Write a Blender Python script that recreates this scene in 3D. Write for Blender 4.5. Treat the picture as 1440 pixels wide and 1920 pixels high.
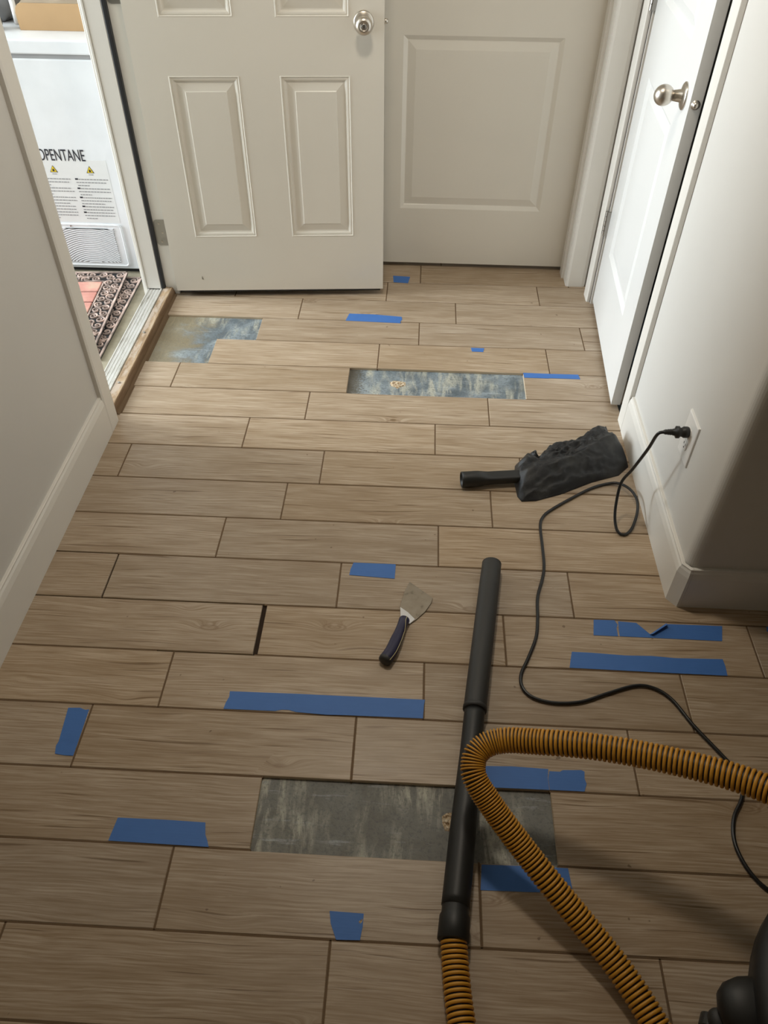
import bpy, bmesh, math, random
from mathutils import Vector, Matrix
random.seed(7)
for o in list(bpy.data.objects): bpy.data.objects.remove(o)
S = bpy.context.scene
COL = S.collection

D = {'bag': [[0.3239, 1.5142, 0.01], [0.3166, 1.4395, 0.0], [0.3217, 1.3764, 0.0], [0.3327, 1.3565, -0.0], [0.3753, 1.3612, -0.0], [0.4491, 1.3929, 0.0], [0.5519, 1.4529, 0.0],
         [0.6379, 1.4893, 0.0], [0.6741, 1.5309, 0.0], [0.6731, 1.5537, 0.015], [0.6614, 1.5917, 0.03], [0.643, 1.6265, 0.05], [0.6206, 1.6773, 0.06], [0.5745, 1.6719, 0.06],
         [0.536, 1.6344, 0.06], [0.5035, 1.6007, 0.06], [0.4384, 1.5917, 0.06], [0.3997, 1.548, 0.06], [0.3855, 1.5187, 0.05], [0.374, 1.5374, 0.04], [0.3592, 1.5527, 0.05],
         [0.3381, 1.5244, 0.045]],
 'blade': [[0.0117, 1.0284, 0.003], [0.0727, 0.9774, 0.003], [0.0701, 0.9613, 0.003], [0.0539, 0.9308, 0.003], [0.0299, 0.9022, 0.003], [0.0154, 0.8896, 0.003],
           [-0.0082, 0.9103, 0.003], [-0.0106, 0.9411, 0.003], [-0.0072, 0.9623, 0.003], [-0.0, 0.9967, 0.003]],
 'bladewhite': [[-0.01, 0.9417, 0.0045], [0.0103, 0.9255, 0.0045], [0.0285, 0.9044, 0.0045], [0.0154, 0.8893, 0.0045], [-0.0082, 0.91, 0.0045]],
 'box': [[-1.4883, 2.869, 0.836], [-1.2519, 2.8878, 0.836], [-1.6343, 3.2027, 0.836]],
 'boxtop': [[-1.4581, 2.869, 0.8982], [-1.335, 2.869, 0.9198]],
 'cam': [[[0.998733, -0.039702, 0.030919], [0.049885, 0.700397, -0.712008], [0.006613, 0.712648, 0.70149]], [0.0, -0.30431, 1.5719]],
 'chips': [[[-0.0833, 1.9487, -0.0085], [-0.0688, 1.9593, -0.0085], [-0.0461, 1.9574, -0.0085], [-0.0253, 1.9522, -0.0085], [-0.0266, 1.9329, -0.0085], [-0.0413, 1.9256, -0.0085],
            [-0.0538, 1.9122, -0.0085], [-0.0616, 1.9212, -0.0085], [-0.0767, 1.9267, -0.0085]],
           [[0.0952, 0.4051, -0.0085], [0.1063, 0.4136, -0.0085], [0.1186, 0.4131, -0.0085], [0.1171, 0.3894, -0.0085], [0.1147, 0.3726, -0.0085], [0.1027, 0.3753, -0.0085],
            [0.0973, 0.3883, -0.0085]]],
 'cord': [[0.6027, 1.3009, 0.19], [0.5918, 1.3235, 0.12], [0.5861, 1.2995, 0.06], [0.5859, 1.2705, 0.025], [0.5926, 1.2432, 0.008], [0.6093, 1.2325, 0.005],
          [0.6341, 1.2559, 0.006], [0.6539, 1.3009, 0.02], [0.6604, 1.3439, 0.032], [0.6524, 1.3909, 0.03], [0.6338, 1.4351, 0.014], [0.6057, 1.447, 0.006], [0.547, 1.424, 0.0045],
          [0.4775, 1.3737, 0.0045], [0.4177, 1.3253, 0.0045], [0.3901, 1.2951, 0.0045], [0.3775, 1.2578, 0.0045], [0.3756, 1.1748, 0.0045], [0.3733, 1.1057, 0.0045],
          [0.3644, 1.0579, 0.0045], [0.3458, 0.993, 0.0045], [0.3395, 0.9232, 0.0045], [0.3302, 0.8646, 0.0045], [0.305, 0.7998, 0.0045], [0.2847, 0.753, 0.0045],
          [0.2857, 0.7162, 0.0045], [0.3085, 0.6915, 0.0045], [0.3566, 0.68, 0.0045], [0.4187, 0.6862, 0.0045], [0.4841, 0.7125, 0.0045], [0.5502, 0.7364, 0.0045],
          [0.5931, 0.7329, 0.0045], [0.6303, 0.7033, 0.0045], [0.6643, 0.6387, 0.0045], [0.7029, 0.5791, 0.0045], [0.727, 0.5389, 0.0045], [0.7364, 0.5029, 0.0045],
          [0.7242, 0.4669, 0.0045], [0.7003, 0.4313, 0.0045], [0.6875, 0.3919, 0.0045], [0.688, 0.3544, 0.0045], [0.7028, 0.3139, 0.0045], [0.7297, 0.2834, 0.0045],
          [0.7775, 0.2588, 0.0045]],
 'cordtop': [[0.6758, 1.2303, 0.37], [0.6303, 1.2254, 0.36], [0.6133, 1.2671, 0.29]],
 'crevice': [[0.1567, 1.417, 0.025], [0.2268, 1.4247, 0.026], [0.3708, 1.4476, 0.03]],
 'flap': [[0.6158, 0.891, 0.001], [0.6645, 0.9285, 0.001], [0.6632, 0.9168, 0.012], [0.6213, 0.8877, 0.008]],
 'fr': {'arcBR': [-1.2688, 2.753, 0.0045],
        'arcR': [-1.2712, 2.753, 0.0526],
        'arcT': [-1.3768, 2.753, 0.1475],
        'borderTR': [-1.2082, 2.753, 0.7754],
        'grBR': [-1.2318, 2.753, -0.0163],
        'grTL': [-1.4827, 2.753, 0.1627],
        'grTR': [-1.239, 2.753, 0.1697],
        'lidbot': [-1.1998, 2.753, 0.7925],
        'lidtop': [-1.2037, 2.753, 0.8359],
        'seam': [-1.2025, 2.753, 0.7823],
        'stBL': [-1.4884, 2.753, 0.1738],
        'stBR': [-1.2334, 2.753, 0.1744],
        'stTR': [-1.2358, 2.753, 0.4243],
        'textBL': [-1.4863, 2.753, 0.414],
        'textBR': [-1.315, 2.753, 0.4203],
        'textPl': [-1.4686, 2.753, 0.4165],
        'textTR': [-1.312, 2.753, 0.4625],
        'tri1': [-1.4521, 2.753, 0.3863],
        'tri2': [-1.3061, 2.753, 0.39]},
 'handle': [[0.0028, 0.8981, 0.013], [-0.0068, 0.8635, 0.014], [-0.0173, 0.8266, 0.015], [-0.0277, 0.7937, 0.016], [-0.0407, 0.7683, 0.016]],
 'hose1': [[0.1147, 0.1743, 0.03], [0.116, 0.1266, 0.028], [0.12, 0.0768, 0.027], [0.1264, 0.0294, 0.027]],
 'hose2': [[0.4546, 0.0456, 0.03], [0.4094, 0.1212, 0.035], [0.3545, 0.186, 0.05], [0.2942, 0.2473, 0.075], [0.2358, 0.3076, 0.105], [0.1846, 0.3591, 0.14],
           [0.1513, 0.3985, 0.165], [0.1451, 0.4226, 0.175], [0.1512, 0.4454, 0.185], [0.1736, 0.4615, 0.195], [0.2089, 0.4659, 0.205], [0.2576, 0.4579, 0.22],
           [0.3508, 0.4375, 0.25], [0.4388, 0.4116, 0.275], [0.5203, 0.3802, 0.3], [0.5804, 0.3516, 0.32], [0.6215, 0.3254, 0.335], [0.6586, 0.2947, 0.35]],
 'joints': {0: [-0.7244, -0.1119, 0.4931],
            1: [-0.4432, 0.1682],
            2: [-0.2883, 0.3237],
            3: [-0.7084, -0.0988, 0.5139],
            4: [-0.5575, 0.0539, 0.6656],
            5: [-0.3574, 0.2525, 0.8671],
            6: [-0.7865, -0.1748, 0.4347],
            7: [-0.5207, 0.0881],
            8: [-0.3647, 0.2425],
            9: [-0.8842, -0.2697],
            10: [-0.5329, 0.0779],
            11: [-0.3519, 0.2564],
            12: [-0.8381, -0.2258, 0.3865],
            13: [-0.7412, -0.1295, 0.4838],
            14: [-0.5949, 0.0157, 0.6287],
            15: [-0.4553, 0.1567],
            16: [-0.121, 0.4928],
            17: [0.0137]},
 'mat1': [[-1.2398, 2.7216, -0.03], [-1.2001, 2.1809, -0.03], [-1.4555, 2.7081, -0.03]],
 'mat2': [[-1.1752, 2.6976, -0.04], [-1.1631, 2.1004, -0.04]],
 'plug': [0.695, 1.2286, 0.379],
 'tape': {'tape_edge': [[0.9163, 0.9325], [0.9998, 0.932], [0.9948, 0.9169], [0.9131, 0.9173]],
          'tape_far_door': [[-0.1018, 2.7054], [-0.03, 2.7006], [-0.0374, 2.6454], [-0.0973, 2.6507]],
          'tape_hole_left': [[-0.5723, 0.3623], [-0.4736, 0.363], [-0.3903, 0.3618], [-0.3849, 0.3369], [-0.3779, 0.3243], [-0.3732, 0.3128], [-0.5777, 0.3148]],
          'tape_hole_right': [[0.3892, 2.0222], [0.4814, 2.0211], [0.5831, 2.0222], [0.587, 1.9946], [0.4844, 1.995], [0.4748, 1.9928], [0.3907, 1.9927]],
          'tape_hose_a': [[0.1668, 0.5159], [0.2478, 0.519], [0.326, 0.5169], [0.3228, 0.496], [0.3235, 0.4696], [0.2444, 0.469], [0.1652, 0.4684]],
          'tape_hose_b': [[0.3278, 0.5121], [0.3508, 0.5121], [0.357, 0.5161], [0.3974, 0.5183], [0.4038, 0.5149], [0.4017, 0.499], [0.4046, 0.4871], [0.3978, 0.47],
                          [0.3246, 0.4697], [0.3238, 0.4948]],
          'tape_knife': [[-0.1419, 1.0899], [-0.0274, 1.0905], [-0.0283, 1.0392], [-0.1498, 1.0455], [-0.1485, 1.0645]],
          'tape_left': [[-0.7613, 0.6093], [-0.7345, 0.6107], [-0.7205, 0.6059], [-0.7124, 0.6078], [-0.7105, 0.5247], [-0.7104, 0.4928], [-0.7306, 0.493], [-0.7517, 0.4956],
                        [-0.7561, 0.5146], [-0.7538, 0.525]],
          'tape_long': [[-0.3996, 0.6727], [-0.238, 0.6743], [-0.188, 0.6741], [0.0571, 0.6746], [0.0548, 0.6617], [0.0528, 0.6256], [-0.1214, 0.6244], [-0.1702, 0.6232],
                        [-0.238, 0.6264], [-0.2558, 0.631], [-0.2718, 0.6308], [-0.286, 0.6266], [-0.3179, 0.6263], [-0.4054, 0.6257], [-0.4035, 0.6412], [-0.3981, 0.6585]],
          'tape_low': [[0.4147, 0.8287], [0.4639, 0.8282], [0.5437, 0.8247], [0.6086, 0.8267], [0.6646, 0.8235], [0.7797, 0.8267], [0.7809, 0.8067], [0.7788, 0.7793],
                       [0.6476, 0.7797], [0.4038, 0.7816]],
          'tape_row15': [[-0.26, 2.3885], [-0.1659, 2.3882], [-0.0549, 2.377], [-0.0521, 2.3573], [-0.0597, 2.3371], [-0.0553, 2.3296], [-0.2702, 2.3361]],
          'tape_short': [[-0.1185, 0.2057], [-0.0535, 0.2043], [-0.0539, 0.181], [-0.0553, 0.1735], [-0.0572, 0.158], [-0.1017, 0.1566], [-0.1144, 0.1843]],
          'tape_tiny': [[0.2085, 2.1734], [0.2577, 2.1728], [0.2527, 2.1475], [0.2117, 2.1486]],
          'tape_torn_long': [[0.544, 0.9288], [0.5891, 0.9262], [0.6012, 0.9118], [0.6185, 0.8913], [0.6615, 0.9269], [0.8046, 0.928], [0.7925, 0.8813], [0.7087, 0.8815],
                             [0.5402, 0.8821], [0.5417, 0.9069]],
          'tape_torn_short': [[0.4824, 0.9305], [0.535, 0.9317], [0.5409, 0.9185], [0.5363, 0.9066], [0.5362, 0.8819], [0.4754, 0.8818]],
          'tape_under': [[0.1735, 0.307], [0.2651, 0.3087], [0.3438, 0.3087], [0.3475, 0.2707], [0.2817, 0.2603], [0.1695, 0.2584]]},
 'topleft': [[-1.567, 2.9164, 0.836], [-1.5686, 2.9955, 0.836]],
 'vac': [[0.5527, 0.0784, 0.08], [0.6053, 0.1158, 0.1], [0.6632, 0.19, 0.1], [0.5595, 0.0689, 0.02], [0.587, 0.1056, 0.12]],
 'wand': [[0.2288, 1.0825, 0.028], [0.1955, 0.8305, 0.03], [0.1682, 0.6349, 0.03], [0.1467, 0.459, 0.03], [0.1312, 0.3146, 0.031], [0.1181, 0.2152, 0.032],
          [0.1145, 0.1737, 0.032]]}

# ---------------------------------------------------------------- camera
cam_d = bpy.data.cameras.new('camera'); cam = bpy.data.objects.new('camera', cam_d); COL.objects.link(cam)
R, C0 = D['cam']
M4 = Matrix([[*R[0], C0[0]], [*R[1], C0[1]], [*R[2], C0[2]], [0, 0, 0, 1]])
cam.matrix_world = M4
cam_d.sensor_fit = 'VERTICAL'; cam_d.sensor_height = 24.0; cam_d.lens = 1450 / 1920 * 24.0
cam_d.clip_start = 0.02
S.camera = cam
# ---------------------------------------------------------------- world, light, exposure
W = bpy.data.worlds.new('sky'); S.world = W; W.use_nodes = True
bg = W.node_tree.nodes['Background']; bg.inputs[0].default_value = (0.80, 0.90, 1.0, 1); bg.inputs[1].default_value = 0.06
def area(name, loc, target, sx, sy, power, col):
    l = bpy.data.lights.new(name, 'AREA'); l.shape = 'RECTANGLE'; l.size = sx; l.size_y = sy; l.energy = power; l.color = col
    o = bpy.data.objects.new(name, l); COL.objects.link(o); o.location = loc
    o.rotation_euler = (Vector(target) - Vector(loc)).to_track_quat('-Z', 'Y').to_euler()
    return o
area('garage_door_daylight', (-4.3, 2.15, 1.3), (-1.0, 2.15, 1.1), 1.6, 2.3, 255, (0.85, 0.94, 1.0))
area('rear_warm_fill', (0.2, -2.55, 1.5), (0.2, 0, 1.2), 1.2, 1.0, 1.6, (1.0, 0.78, 0.50))  # added warm fill from behind the camera, no window is built there
cl = bpy.data.lights.new('hall_fill_light', 'AREA'); cl.shape = 'DISK'; cl.size = 0.26; cl.energy = 10.5; cl.color = (1.0, 0.895, 0.75)  # added fill light, brightens the doors and the near floor
clo = bpy.data.objects.new('hall_fill_light', cl); COL.objects.link(clo); clo.location = (-0.14, 1.45, 2.34)
vs = S.view_settings
vs.view_transform = 'Standard'; vs.look = 'None'; vs.gamma = 1.0; vs.use_curve_mapping = False; vs.exposure = 0.35

# ---------------------------------------------------------------- materials
def lin(r, g, b):
    f = lambda c: (c / 255 / 12.92) if c / 255 <= 0.04045 else ((c / 255 + 0.055) / 1.055) ** 2.4
    return (f(r), f(g), f(b), 1)
class NT:
    def __init__(s, name, rough=0.5, metal=0.0, spec=0.5):
        s.m = bpy.data.materials.new(name); s.m.use_nodes = True; s.t = s.m.node_tree
        s.b = s.t.nodes['Principled BSDF']; s.b.inputs['Roughness'].default_value = rough; s.b.inputs['Metallic'].default_value = metal
        s.b.inputs['Specular IOR Level'].default_value = spec
    def n(s, typ, **kw):
        nd = s.t.nodes.new(typ)
        for k, v in kw.items():
            if k.startswith('i_'):
                key = k[2:]; nd.inputs[int(key) if key.isdigit() else key.replace('_', ' ')].default_value = v
            else: setattr(nd, k, v)
        return nd
    def l(s, a, b): s.t.links.new(a, b)
    def math(s, op, a, b=None, c=None, clamp=False):
        nd = s.n('ShaderNodeMath', operation=op, use_clamp=clamp)
        for i, v in enumerate((a, b, c)):
            if v is None: continue
            if isinstance(v, (int, float)): nd.inputs[i].default_value = v
            else: s.l(v, nd.inputs[i])
        return nd.outputs[0]
    def mix(s, f, a, b, blend='MIX'):
        nd = s.n('ShaderNodeMix', data_type='RGBA', blend_type=blend)
        for i, v in ((0, f), (6, a), (7, b)):
            if isinstance(v, (int, float)): nd.inputs[i].default_value = v
            elif isinstance(v, tuple): nd.inputs[i].default_value = v
            else: s.l(v, nd.inputs[i])
        return nd.outputs[2]
    def noise(s, vec, scale, detail=4, rough=0.5, dist=0.0):
        nd = s.n('ShaderNodeTexNoise', i_Scale=scale, i_Detail=detail, i_Roughness=rough, i_Distortion=dist)
        if vec is not None: s.l(vec, nd.inputs['Vector'])
        return nd.outputs[0]
    def mapv(s, vec, scale=(1, 1, 1), loc=(0, 0, 0), rot=(0, 0, 0)):
        nd = s.n('ShaderNodeMapping', i_Scale=scale, i_Location=loc, i_Rotation=rot); s.l(vec, nd.inputs['Vector']); return nd.outputs[0]
    def ramp(s, f, stops):
        nd = s.n('ShaderNodeValToRGB'); e = nd.color_ramp.elements
        while len(e) < len(stops): e.new(0.5)
        for el, (p, c) in zip(e, stops): el.position = p; el.color = c if len(c) == 4 else (*c, 1)
        s.l(f, nd.inputs[0]); return nd.outputs[0]
    def bump(s, h, strength=0.3, dist=0.001):
        nd = s.n('ShaderNodeBump', i_Strength=strength, i_Distance=dist); s.l(h, nd.inputs['Height']); s.l(nd.outputs[0], s.b.inputs['Normal'])
    def col(s, c):
        if isinstance(c, tuple): s.b.inputs['Base Color'].default_value = c
        else: s.l(c, s.b.inputs['Base Color'])
    def obj(s): return s.n('ShaderNodeTexCoord').outputs['Object']
def paint(name, c, rough=0.45, bumpy=0.0, scale=220, var=0.04):
    m = NT(name, rough); v = m.obj()
    n = m.noise(v, 3.0, 3)
    dark = tuple(x * (1 - var * 2) for x in c[:3]) + (1,)
    m.col(m.mix(n, dark, c))
    if bumpy: m.bump(m.noise(v, scale, 2), bumpy, 0.001)
    return m.m
def plain(name, c, rough=0.5, metal=0.0, spec=0.5, bumpy=0.0, scale=300):
    m = NT(name, rough, metal, spec); v = m.obj()
    n = m.noise(v, 12.0, 3); dark = tuple(x * 0.86 for x in c[:3]) + (1,)
    m.col(m.mix(n, dark, c))
    if bumpy: m.bump(m.noise(v, scale, 2), bumpy, 0.0008)
    return m.m
def tile_material():
    m = NT('wood_look_porcelain', 0.42, 0, 0.4); v = m.obj()
    rnd = m.n('ShaderNodeObjectInfo').outputs['Random']
    off = m.n('ShaderNodeCombineXYZ'); m.l(m.math('MULTIPLY', rnd, 37.0), off.inputs[0]); m.l(m.math('MULTIPLY', rnd, 91.0), off.inputs[1])
    add = m.n('ShaderNodeVectorMath', operation='ADD'); m.l(v, add.inputs[0]); m.l(off.outputs[0], add.inputs[1]); p = add.outputs[0]
    # knots: sparse cells in squashed space bend the grain
    vo = m.n('ShaderNodeTexVoronoi', i_Scale=1.0, i_Randomness=1.0); m.l(m.mapv(p, (4.2, 11.0, 0.0)), vo.inputs['Vector'])
    d = vo.outputs['Distance']
    sepc = m.n('ShaderNodeSeparateColor'); m.l(vo.outputs['Color'], sepc.inputs[0])
    sel = m.math('GREATER_THAN', sepc.outputs[0], 0.68)
    near = m.math('MULTIPLY', m.math('SMOOTH_MIN', 1.0, m.math('POWER', 2.718, m.math('MULTIPLY', m.math('MULTIPLY', d, d), -26.0)), 0.0), sel)
    warp = m.n('ShaderNodeCombineXYZ'); m.l(m.math('MULTIPLY', near, 0.028), warp.inputs[1])
    big = m.noise(m.mapv(p, (2.6, 5.0, 1)), 1.0, 2)
    w2 = m.n('ShaderNodeCombineXYZ'); m.l(m.math('MULTIPLY', big, 0.028), w2.inputs[1])
    a1 = m.n('ShaderNodeVectorMath', operation='ADD'); m.l(p, a1.inputs[0]); m.l(warp.outputs[0], a1.inputs[1])
    a2 = m.n('ShaderNodeVectorMath', operation='ADD'); m.l(a1.outputs[0], a2.inputs[0]); m.l(w2.outputs[0], a2.inputs[1]); g = a2.outputs[0]
    wide = m.noise(m.mapv(g, (2.2, 26.0, 1)), 1.0, 4, 0.6)
    fine = m.noise(m.mapv(g, (7.0, 260.0, 1)), 1.0, 3, 0.65)
    line = m.noise(m.mapv(g, (3.2, 120.0, 1)), 1.0, 2, 0.5)
    base = m.ramp(wide, [(0.28, lin(160, 142, 121)), (0.48, lin(181, 164, 144)), (0.62, lin(191, 175, 156)), (0.80, lin(177, 162, 144))])
    base = m.mix(m.ramp(fine, [(0.35, (0.95,) * 3), (0.62, (0, 0, 0))]), base, lin(149, 129, 106))
    lines = m.ramp(line, [(0.30, (1, 1, 1)), (0.365, (0, 0, 0))])
    base = m.mix(m.math('MULTIPLY', lines, 0.72), base, lin(108, 86, 62))
    blot = m.noise(m.mapv(p, (3.0, 6.0, 1)), 1.3, 3)
    base = m.mix(m.math('MULTIPLY', m.ramp(blot, [(0.5, (0, 0, 0)), (0.75, (1, 1, 1))]), 0.35), base, lin(142, 122, 100))
    ring = m.math('MULTIPLY', m.math('MULTIPLY', m.math('ADD', m.math('SINE', m.math('MULTIPLY', d, 120.0)), 1.0), 0.5), m.math('LESS_THAN', d, 0.14))
    base = m.mix(m.math('MULTIPLY', m.math('MULTIPLY', ring, sel), 0.38), base, lin(112, 86, 60))
    speck = m.ramp(m.noise(p, 46.0, 1), [(0.775, (0, 0, 0)), (0.80, (1, 1, 1))])
    base = m.mix(m.math('MULTIPLY', speck, 0.6), base, lin(86, 64, 44))
    tone = m.n('ShaderNodeHueSaturation'); m.l(base, tone.inputs['Color'])
    r2 = m.math('FRACT', m.math('MULTIPLY', rnd, 7.31))
    m.l(m.math('ADD', 0.90, m.math('MULTIPLY', r2, 0.18)), tone.inputs['Value'])
    m.l(m.math('ADD', 1.0, m.math('MULTIPLY', rnd, 0.16)), tone.inputs['Saturation'])
    m.col(tone.outputs[0])
    h = m.math('ADD', m.math('MULTIPLY', fine, 0.5), m.math('MULTIPLY', lines, -0.6))
    m.bump(h, 0.35, 0.0008)
    m.l(m.math('ADD', 0.30, m.math('MULTIPLY', wide, 0.18)), m.b.inputs['Roughness'])
    return m.m
def subfloor_material():
    m = NT('thinset_residue', 0.45, 0, 0.5); v = m.obj()
    a = m.noise(m.mapv(v, (7, 7, 1)), 1.0, 7, 0.68, 0.8)
    b = m.noise(m.mapv(v, (34, 6, 1), rot=(0, 0, 0.12)), 1.0, 5, 0.72, 0.5)
    h = m.noise(m.mapv(v, (5, 46, 1), rot=(0, 0, -0.06)), 1.0, 5, 0.7, 0.4)
    c = m.noise(v, 120.0, 6, 0.75)
    base = m.ramp(a, [(0.28, lin(70, 79, 86)), (0.46, lin(104, 115, 122)), (0.60, lin(138, 149, 155)), (0.74, lin(166, 172, 170))])
    sep = m.n('ShaderNodeSeparateXYZ'); m.l(v, sep.inputs[0])
    x, y = sep.outputs[0], sep.outputs[1]
    def smooth(val, lo, hi):
        nd = m.n('ShaderNodeMapRange', interpolation_type='SMOOTHSTEP'); m.l(val, nd.inputs[0]); nd.inputs[1].default_value = lo; nd.inputs[2].default_value = hi; return nd.outputs[0]
    # browner bed in the near hole, old tan mortar near the threshold, dirt at the left end of the middle hole
    base = m.mix(m.math('MULTIPLY', m.math('LESS_THAN', y, 0.9), 0.66), base, lin(106, 98, 80))
    patch = m.ramp(m.noise(m.mapv(v, (7, 3, 1), (3.3, 1.7, 0)), 1.0, 3, 0.6), [(0.46, (0, 0, 0)), (0.56, (1, 1, 1))])
    sm = m.math('MULTIPLY', m.ramp(b, [(0.46, (0, 0, 0)), (0.62, (1, 1, 1))]), patch)
    base = m.mix(m.math('MULTIPLY', sm, 0.85), base, lin(190, 188, 172))
    base = m.mix(m.math('MULTIPLY', m.ramp(h, [(0.58, (0, 0, 0)), (0.68, (1, 1, 1))]), 0.5), base, lin(186, 194, 200))
    base = m.mix(m.math('MULTIPLY', m.ramp(c, [(0.36, (1, 1, 1)), (0.50, (0, 0, 0))]), 0.6), base, lin(66, 72, 72))
    tan = m.math('MULTIPLY', m.math('SUBTRACT', 1.0, smooth(m.math('ADD', x, m.math('MULTIPLY', m.math('SUBTRACT', a, 0.5), 0.5)), -0.90, -0.76)), m.math('GREATER_THAN', y, 2.0))
    base = m.mix(m.math('MULTIPLY', tan, m.math('ADD', 0.30, m.math('MULTIPLY', c, 0.8))), base, lin(150, 134, 100))
    md = m.math('MULTIPLY', m.math('SUBTRACT', 1.0, smooth(m.math('ADD', x, m.math('MULTIPLY', m.math('SUBTRACT', c, 0.5), 0.16)), -0.20, -0.165)), m.math('MULTIPLY', m.math('GREATER_THAN', y, 1.8), m.math('GREATER_THAN', x, -0.3)))
    base = m.mix(m.math('MULTIPLY', md, 0.75), base, lin(84, 74, 56))
    m.col(base); m.bump(m.math('ADD', c, m.math('MULTIPLY', b, 0.6)), 0.5, 0.002)
    return m.m
MAT = {
 'tile': tile_material(), 'bisque': plain('tile_body', lin(196, 178, 152), 0.8), 'sub': subfloor_material(),
 'grout': plain('grout', lin(112, 90, 66), 0.9, bumpy=0.4, scale=500),
 'wall': paint('wall_paint', (0.66, 0.64, 0.60, 1), 0.55, 0.12, 160),
 'trim': paint('trim_paint', (0.78, 0.752, 0.695, 1), 0.32, 0.0),
 'door': paint('door_paint', (0.76, 0.718, 0.635, 1), 0.26, 0.05, 400),
 'closet': paint('closet_door_paint', (0.74, 0.735, 0.715, 1), 0.30, 0.04, 400),
 'nickel': plain('satin_nickel', (0.62, 0.57, 0.50, 1), 0.32, 1.0),
 'steel': plain('hinge_steel', (0.45, 0.43, 0.40, 1), 0.38, 1.0),
 'rubber': plain('black_rubber', (0.012, 0.012, 0.013, 1), 0.5),
 'black': plain('black_plastic', (0.014, 0.014, 0.013, 1), 0.48, bumpy=0.1),
 'cord': plain('cord_jacket', (0.010, 0.010, 0.010, 1), 0.35),
 'dust': plain('dusty_black_plastic', (0.030, 0.029, 0.027, 1), 0.55, bumpy=0.15, scale=80),
 'yellow': plain('yellow_hose_rib', lin(212, 152, 48), 0.42),
 'white': plain('white_enamel', (0.70, 0.71, 0.72, 1), 0.30),
 'plate': plain('white_plate', (0.84, 0.82, 0.78, 1), 0.3),
 'print': plain('black_print', (0.01, 0.01, 0.018, 1), 0.6),
 'greyprint': plain('grey_print', (0.30, 0.30, 0.30, 1), 0.6),
 'sticker': plain('sticker_film', (0.68, 0.68, 0.665, 1), 0.4),
 'yprint': plain('warning_yellow', lin(226, 196, 40), 0.5),
 'concrete': None, 'alu': None, 'wood': None,
}
def mk_concrete():
    m = NT('concrete', 0.85); v = m.obj()
    m.col(m.ramp(m.noise(v, 6.0, 6, 0.7), [(0.3, lin(112, 104, 86)), (0.6, lin(146, 138, 118)), (0.8, lin(160, 152, 134))])); m.bump(m.noise(v, 90, 4), 0.3, 0.002); return m.m
def mk_alu():
    m = NT('worn_aluminium', 0.40, 0.55); v = m.obj()
    n = m.noise(m.mapv(v, (40, 7, 40)), 1.0, 5, 0.7)
    m.col(m.ramp(n, [(0.30, lin(150, 146, 136)), (0.46, lin(206, 204, 198)), (0.7, lin(230, 229, 226))]))
    m.l(m.ramp(n, [(0.3, (0.7,) * 3), (0.6, (0.35,) * 3)]), m.b.inputs['Roughness']); return m.m
def mk_wood():
    m = NT('worn_sill_wood', 0.6); v = m.obj()
    n = m.noise(m.mapv(v, (60, 8, 60)), 1.0, 5, 0.65, 0.3); k = m.noise(m.mapv(v, (30, 12, 30)), 1.0, 4, 0.7)
    c = m.ramp(n, [(0.30, lin(112, 88, 62)), (0.47, lin(148, 122, 92)), (0.58, lin(172, 146, 116)), (0.72, lin(186, 168, 144))])
    sep = m.n('ShaderNodeSeparateXYZ'); m.l(v, sep.inputs[0]); x, z = sep.outputs[0], sep.outputs[2]
    worn = m.math('MULTIPLY', m.math('LESS_THAN', m.math('ADD', x, m.math('MULTIPLY', k, 0.02)), -0.981), m.ramp(k, [(0.42, (0, 0, 0)), (0.55, (1, 1, 1))]))
    c = m.mix(m.math('MULTIPLY', worn, 0.7), c, lin(186, 172, 158))
    stain = m.math('GREATER_THAN', x, -0.9835)
    c = m.mix(m.math('MULTIPLY', stain, 0.72), c, lin(96, 70, 44))
    m.col(c); m.bump(n, 0.5, 0.002); return m.m
MAT['concrete'] = mk_concrete(); MAT['alu'] = mk_alu(); MAT['wood'] = mk_wood()
def mk_tape():
    m = NT('blue_painter_tape', 0.6); v = m.obj()
    n = m.noise(m.mapv(v, (14, 260, 1)), 1.0, 3); w = m.noise(v, 25, 3)
    c = m.mix(m.math('MULTIPLY', n, 0.5), lin(62, 112, 184), lin(78, 128, 200)); c = m.mix(m.math('MULTIPLY', w, 0.35), c, lin(56, 98, 162))
    m.col(c); m.bump(n, 0.25, 0.0006); return m.m
MAT['tape'] = mk_tape()
def mk_mesh_bag():
    m = NT('black_mesh_fabric', 0.45, 0, 0.5); v = m.obj()
    n = m.noise(v, 20, 5); f = m.noise(v, 700, 1)
    m.col(m.mix(m.ramp(n, [(0.45, (0, 0, 0)), (0.75, (1, 1, 1))]), (0.004, 0.004, 0.005, 1), (0.030, 0.029, 0.027, 1))); m.bump(m.math('ADD', f, n), 0.6, 0.0012)  # grey patches in the colour imitate sheen and thin see-through mesh
    m.b.inputs['Sheen Weight'].default_value = 0.04; return m.m
MAT['bag'] = mk_mesh_bag()
def mk_blade():
    m = NT('dirty_blade_steel', 0.45, 0.5); v = m.obj(); n = m.noise(v, 40, 5)
    m.col(m.ramp(n, [(0.30, lin(104, 95, 82)), (0.42, lin(140, 130, 115)), (0.7, lin(150, 141, 127))])); return m.m
MAT['blade'] = mk_blade()
MAT['ferrule'] = plain('bright_steel', (0.82, 0.82, 0.84, 1), 0.28, 0.9, bumpy=0.5, scale=120)
MAT['navy'] = plain('navy_grip', lin(34, 32, 66), 0.45)
MAT['stripe'] = plain('cream_stripe', lin(196, 186, 140), 0.5)
MAT['card'] = plain('cardboard', lin(178, 144, 102), 0.7)
MAT['cardtop'] = plain('cardboard_top', lin(150, 132, 108), 0.7, bumpy=0.3, scale=60)
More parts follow.
